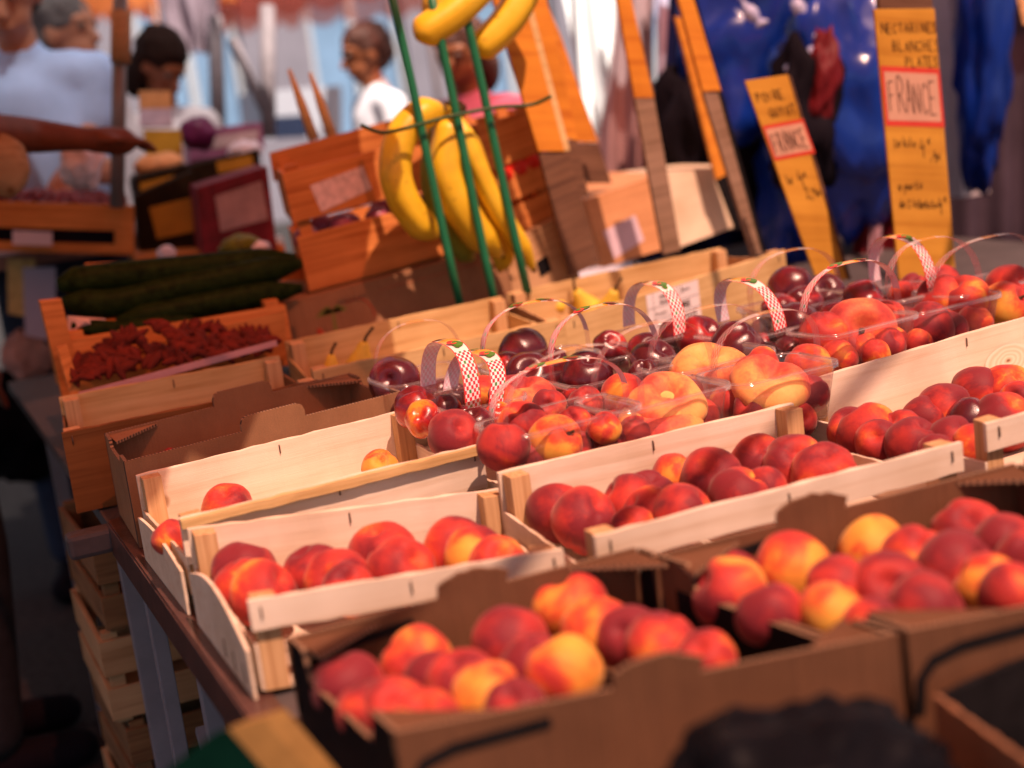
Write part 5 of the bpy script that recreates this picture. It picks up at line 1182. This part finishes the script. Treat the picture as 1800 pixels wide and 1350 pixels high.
LBLUE = plain('light_blue_shirt', (.40, .55, .90), .75, .12, 8, .3); WHT = plain('white_shirt', (.68, .60, .63), .8, .06, 8, .2); PNK = plain('pink_shirt', (.62, .16, .26), .8, .1, 8, .2)
JEAN = plain('jeans', (.02, .028, .06), .8, .25, 30, .2); DTR = plain('dark_trousers', (.03, .03, .035), .8, .2); GRH = plain('grey_hair', (.12, .10, .10), .7, .4, 80, .5); DKH = plain('dark_hair', (.022, .010, .008), .5, .4, 80, .5); BRH = plain('brown_hair', (.07, .020, .012), .6, .4, 80, .5)
def gpos(px, d):
    r = ray(px, 300); r = Vector((r.x, r.y, 0)).normalized(); return CP.x+r.x*d, CP.y+r.y*d
def facecam(x, y, turn=0): return math.atan2(CP.y-y, CP.x-x)-PI/2+turn
x, y = gpos(78, 4.75); person('man in a light blue shirt leaning over the cherry crate at the far left', x, y, 1.90, facecam(x, y, -.2), LBLUE, JEAN, DKH, SKIN, warms={-1: (at(160, 228, d=4.45), at(118, 308, d=4.2)), 1: (at(-75, 225, d=4.4), at(-20, 305, d=4.2))}, tilt=.3, lean=.05)
x, y = gpos(150, 5.3); person('person with short grey hair and a white top behind the man in blue', x, y, 1.80, facecam(x, y, .9), WHT, DTR, GRH, SKIN)
x, y = gpos(285, 5.6); person('person with dark wavy hair and bowed head near the yellow signs', x, y, 1.66, facecam(x, y, .6), WHT, DTR, DKH, SKIN2, hairlen=1, tilt=.7, lean=.12)
x, y = gpos(682, 6.2); person('man with brown hair in a white shirt, seen in profile behind the wooden crate', x, y, 1.62, facecam(x, y, -1.25), WHT, DTR, BRH, SKIN2, tilt=.15)
x, y = gpos(845, 4.9); person('person in a pink top half hidden behind the bananas', x, y, 1.56, facecam(x, y, -.5), PNK, DTR, BRH, SKIN2, hairlen=1, tilt=.3)
x, y = gpos(-215, 3.5); person('person reaching in from the left with a bare tanned forearm', x, y, 1.80, facecam(x, y, 1.6), plain('olive_sleeve', (.05, .045, .02), .8, .2), DTR, DKH, plain('deep_tan_skin', (.17, .042, .016), .5, .2, 20, .05), warms={1: (at(52, 238, d=3.42), at(160, 245, d=3.5))}, sleeve=.1)

# ================================================================== BACKGROUND LEFT STALL
lt = thing('market_table', 'neighbouring stall table carrying the cherry crate', 'table', tuple(at(60, 460, d=4.0)))
tz = at(100, 452, d=4.0).z
lt.location.z = 0
box('table_top', Vector((at(-120, 460, d=4.45).x, at(-120, 460, d=4.45).y, tz-.02)), (1.25, .55, .04), plain('pink_table', (.34, .18, .15), .7), lt, x=RT*1 if False else (1, 0, 0))
for q in ((-.65, -.4), (.65, -.4)): box('leg', Vector((lt.location.x+q[0], at(30, 460, d=4.4).y+q[1], tz/2-.02)), (.04, .04, tz-.05), LEGM, lt)
def dcrate(label, q, d, bands, depth, m, group, **k):
    """slatted crate facing the camera at distance d"""
    P4 = [at(x, y, d=d) for x, y in q]; Y = P4[3].y; return P4
cc = [at(-60, 352, d=3.95), at(236, 362, d=3.95), at(236, 448, d=3.95), at(-60, 440, d=3.95)]
ct = thing('slatted_crate', 'orange wooden crate of cherries on the neighbouring stall', 'wooden crate', tuple((cc[2]+cc[3])/2), 'crates on the neighbouring stall')
bk = Vector((.12, .99, 0)).normalized()
for v0, v1 in ((0, .52), (.80, 1)):
    a, b, c_, d_ = cc[0].lerp(cc[3], v0), cc[1].lerp(cc[2], v0), cc[1].lerp(cc[2], v1), cc[0].lerp(cc[3], v1)
    for o in (0, .34): hexa('slat', [x+bk*o for x in (d_, c_, b, a)], [x+bk*(o+.012) for x in (d_, c_, b, a)], OWOOD, ct)
hexa('corner_post', [cc[2]+RT*-.05, cc[2], cc[1], cc[1]+RT*-.05], [x+bk*.03+bk*.012 for x in (cc[2]+RT*-.05, cc[2], cc[1], cc[1]+RT*-.05)], OWOOD, ct)
hexa('base_board', [cc[3], cc[2], cc[2]+Vector((0, 0, .01)), cc[3]+Vector((0, 0, .01))], [x+bk*.34 for x in (cc[3], cc[2], cc[2]+Vector((0, 0, .01)), cc[3]+Vector((0, 0, .01)))], OWOOD, ct)
hexa('gap_shade', [x+bk*.02 for x in (cc[3], cc[2], cc[1].lerp(cc[2], .1), cc[0].lerp(cc[3], .1))], [x+bk*.03 for x in (cc[3], cc[2], cc[1].lerp(cc[2], .1), cc[0].lerp(cc[3], .1))], BLK2, ct)  # black sheet standing in for the shade seen between the slats
qa = [at(22, 405, d=3.93), at(92, 408, d=3.93), at(92, 432, d=3.93), at(22, 430, d=3.93)]; mesh('paper_label', qa, [(0, 1, 2, 3)], plain('lilac_paper', (.62, .50, .58), .7), ct)
vs = []; fs = []; CHM = plain('cherry_skin', (.20, .008, .014), .25, .4, 30, 0, coat=.3)
ics = bmesh.new(); bmesh.ops.create_icosphere(ics, subdivisions=1, radius=.013); iv = [v.co.copy() for v in ics.verts]; if_ = [[v.index for v in f.verts] for f in ics.faces]; ics.free()
for i in range(420):
    u, v = random.random(), random.random(); p = cc[0].lerp(cc[1], .02+u*.94)+bk*(.02+.30*v)+Vector((0, 0, -.03+.055*math.sin(PI*v)*random.uniform(.6, 1))); k = len(vs)
    vs += [p+q for q in iv]; fs += [[k+j for j in f] for f in if_]
o = mesh('cherry_heap', vs, fs, CHM, None, True); meta(o, 'heap of dark red cherries filling the orange crate of the next stall', 'cherries', kind='stuff')
o = tube('pole', [at(212, -30, d=3.85), at(206, 365, d=3.85)], .018, plain('pole_grey', (.22, .20, .20), .4, .15, 10, 0, metal=.3), None, 12); meta(o, 'grey metal pole standing at the corner of the cherry crate', 'pole')
o = tube('clamp', [at(213, 20, d=3.84), at(212, 110, d=3.84)], .026, TANW, None, 10); o.name = 'wooden_sleeve'; meta(o, 'tan wooden sleeve round the upper part of the grey pole', 'pole sleeve')
WB = plain('white_bag_plastic', (.80, .74, .84), .5, .06, 10, .4)
bagthing('white plastic bag held over the cherries', 142, 290, 3.7, (.050, .04, .060), WB, 3, .2, amp=.3, group='white bags on the next stall')
for i, (px, py, d, s, m, lab, cat) in enumerate((
    (8, 290, 3.3, (.050, .03, .062), TANW, 'tan paper bag at the left edge of the photo', 'paper bag'), (185, 300, 4.1, (.04, .03, .035), plain('cream_bag', (.70, .50, .38), .6), 'cream coloured bundle behind the grey pole', 'bundle'),
    (348, 235, 4.6, (.055, .04, .05), plain('purple_bag', (.12, .01, .06), .4), 'purple bag beyond the black cartons', 'bag'), (280, 290, 4.4, (.07, .05, .035), plain('peach_melon', (.75, .38, .16), .5), 'pale orange melon below the yellow card', 'melon'),
    (430, 265, 4.4, (.05, .04, .03), WB, 'small white packet left of the big crate', 'packet'), (455, 490-52, 3.6, (.030, .025, .020), WB, 'white headed turnip among green leaves', 'turnip'), (422, 432, 3.6, (.05, .04, .025), plain('leaf_green', (.12, .14, .01), .6, .5), 'bunch of yellow green leaves behind the courgettes', 'leaves'),
    (292, 445, 3.7, (.022, .02, .02), WB, 'small white turnip behind the courgettes', 'turnip'))):
    o = blob(cat.replace(' ', '_'), at(px, py, d=d), s, m, None, .25, 2.5, i+11, 3); meta(o, lab, cat)
def tbox(label, q, d, m, panel=None, pm=None, group=None, name='carton', cat='carton', depth=.2):
    P4 = [at(x, y, d=d) for x, y in q]; t = thing(name, label, cat, tuple((P4[2]+P4[3])/2), group)
    hexa('case', [P4[3], P4[2], P4[1], P4[0]], [x+bk*depth for x in (P4[3], P4[2], P4[1], P4[0])], m, t, 1, 0, .002)
    if panel:
        Q = [at(x, y, d=d-.004) for x, y in panel]; hexa('printed_panel', [Q[3], Q[2], Q[1], Q[0]], [x+bk*.002 for x in (Q[3], Q[2], Q[1], Q[0])], pm, t)
    return t
OLV = plain('olive_black_card', (.022, .014, .008), .6, .3); MUST = plain('mustard_print', (.42, .20, .012), .6, .25, 14); MAR = plain('maroon_net', (.17, .008, .02), .6, .6, 26, .3); PKP = plain('pink_grey_print', (.48, .30, .30), .6, .25, 18)
tbox('dark carton with a mustard oval on its front beside the grey pole', [(238, 345), (340, 300), (368, 430), (250, 470)], 4.1, OLV, [(262, 365), (345, 345), (352, 405), (276, 420)], MUST, 'dark cartons on the next stall')
tbox('upper dark carton with a mustard stripe behind the first one', [(232, 318), (455, 262), (462, 310), (240, 362)], 4.35, OLV, [(380, 285), (442, 272), (446, 292), (384, 305)], MUST, 'dark cartons on the next stall')
tbox('lower dark carton with a faded mustard patch', [(236, 312), (330, 290), (332, 330), (240, 352)], 4.2, OLV, [(246, 322), (305, 308), (306, 330), (248, 342)], MUST, 'dark cartons on the next stall')
tbox('maroon sack carton with a pinkish grey label left of the big crate', [(345, 330), (470, 292), (488, 440), (358, 470)], 3.9, MAR, [(378, 345), (460, 318), (472, 385), (388, 408)], PKP, 'dark cartons on the next stall')
tbox('magenta and grey carton above the dark cartons', [(330, 232), (460, 216), (465, 262), (335, 300)], 4.7, plain('magenta_print', (.26, .07, .14), .6, .4, 12), [(372, 240), (455, 228), (452, 250), (372, 262)], PKP, 'dark cartons on the next stall')
tbox('bright mustard price card standing behind the dark cartons', [(252, 228), (318, 228), (324, 300), (258, 292)], 4.5, MUST, None, None, 'mustard cards on the next stall', 'price_card', 'price card', .01)
tbox('orange and pale striped card above the mustard one', [(244, 160), (300, 160), (304, 224), (246, 224)], 4.6, plain('orange_card', (.55, .22, .08), .6), [(245, 192), (302, 190), (303, 222), (246, 222)], plain('pale_card', (.5, .34, .4), .6), 'mustard cards on the next stall', 'price_card', 'price card', .01)
tbox('low shelf of orange wood under the cartons', [(236, 452), (500, 430), (505, 470), (240, 500)], 3.95, OWOOD, None, None, None, 'wooden_shelf', 'shelf', .3)
# two yellow sticks and grey umbrella arms behind the crate
for i, (a, b) in enumerate((((508, 122), (552, 245)), ((545, 128), (585, 243)))):
    o = tube('wooden_stick', [at(*a, Y=3.5), at((a[0]+b[0])/2, (a[1]+b[1])/2, Y=3.48), at(*b, Y=3.46)], [.004, .011, .013], YPINE, None, 7); meta(o, ('thin yellow stick rising behind the big orange crate, the left one of two', 'yellow stick rising behind the big orange crate, the right one of two')[i], 'stick', 'yellow sticks behind the crate')
for i, (a, b, r) in enumerate((((408, 70), (475, 215), .022), ((470, 10), (472, 240), .03), ((378, 30), (384, 230), .03))):
    o = tube('parasol_strut', [at(*a, d=6), at(*b, d=6)], r, plain('strut_grey', (.22, .17, .18), .6), None, 8); meta(o, ('thin slanting grey brown strut far behind the crate', 'grey upright strut behind the yellow sticks', 'mauve grey upright strut left of the slanting one')[i], 'strut')
tbox('white van body parked far behind the sticks', [(465, 160), (600, 150), (602, 238), (470, 245)], 8.5, plain('van_white', (.34, .32, .36), .4, .05), [(480, 205), (540, 202), (541, 240), (482, 243)], plain('van_dark', (.02, .025, .05), .3), None, 'parked_van', 'van', 1.2)
drape('grey_awning', 'mauve grey awning cloth hanging at the upper left', 'awning', [(255, -40), (390, -40), (384, 90), (300, 95)], 7.0, plain('mauve_awning', (.20, .14, .17), .8), 3, .05)
# ground-level clutter at the left
bagthing('dark shiny bag on the ground at the left edge', 30, 740, 4.6, (.22, .16, .17), BAGM, 14, 0, group='dark bags on the ground')
bagthing('second dark bag on the ground below the neighbouring table', 95, 700, 4.9, (.12, .12, .16), plain('slate_bag', (.09, .08, .10), .3, .4, 10, .4, coat=.3), 15, 0, group='dark bags on the ground')
bagthing('pinkish bundle hanging beside the pepper crate', 45, 625, 4.4, (.07, .06, .07), plain('pink_bundle', (.55, .28, .24), .7), 16, 0, 'bundle', 'cloth_bundle', .2, group='bundles at the left')
tbox('pale yellow and lilac cloth hanging under the next table', [(12, 455), (62, 455), (62, 560), (14, 552)], 4.2, plain('yellow_cloth', (.60, .38, .14), .7, .3), [(40, 470), (98, 470), (98, 600), (44, 590)], LIL, None, 'hanging_cloth', 'cloth', .03)
sky_back = None
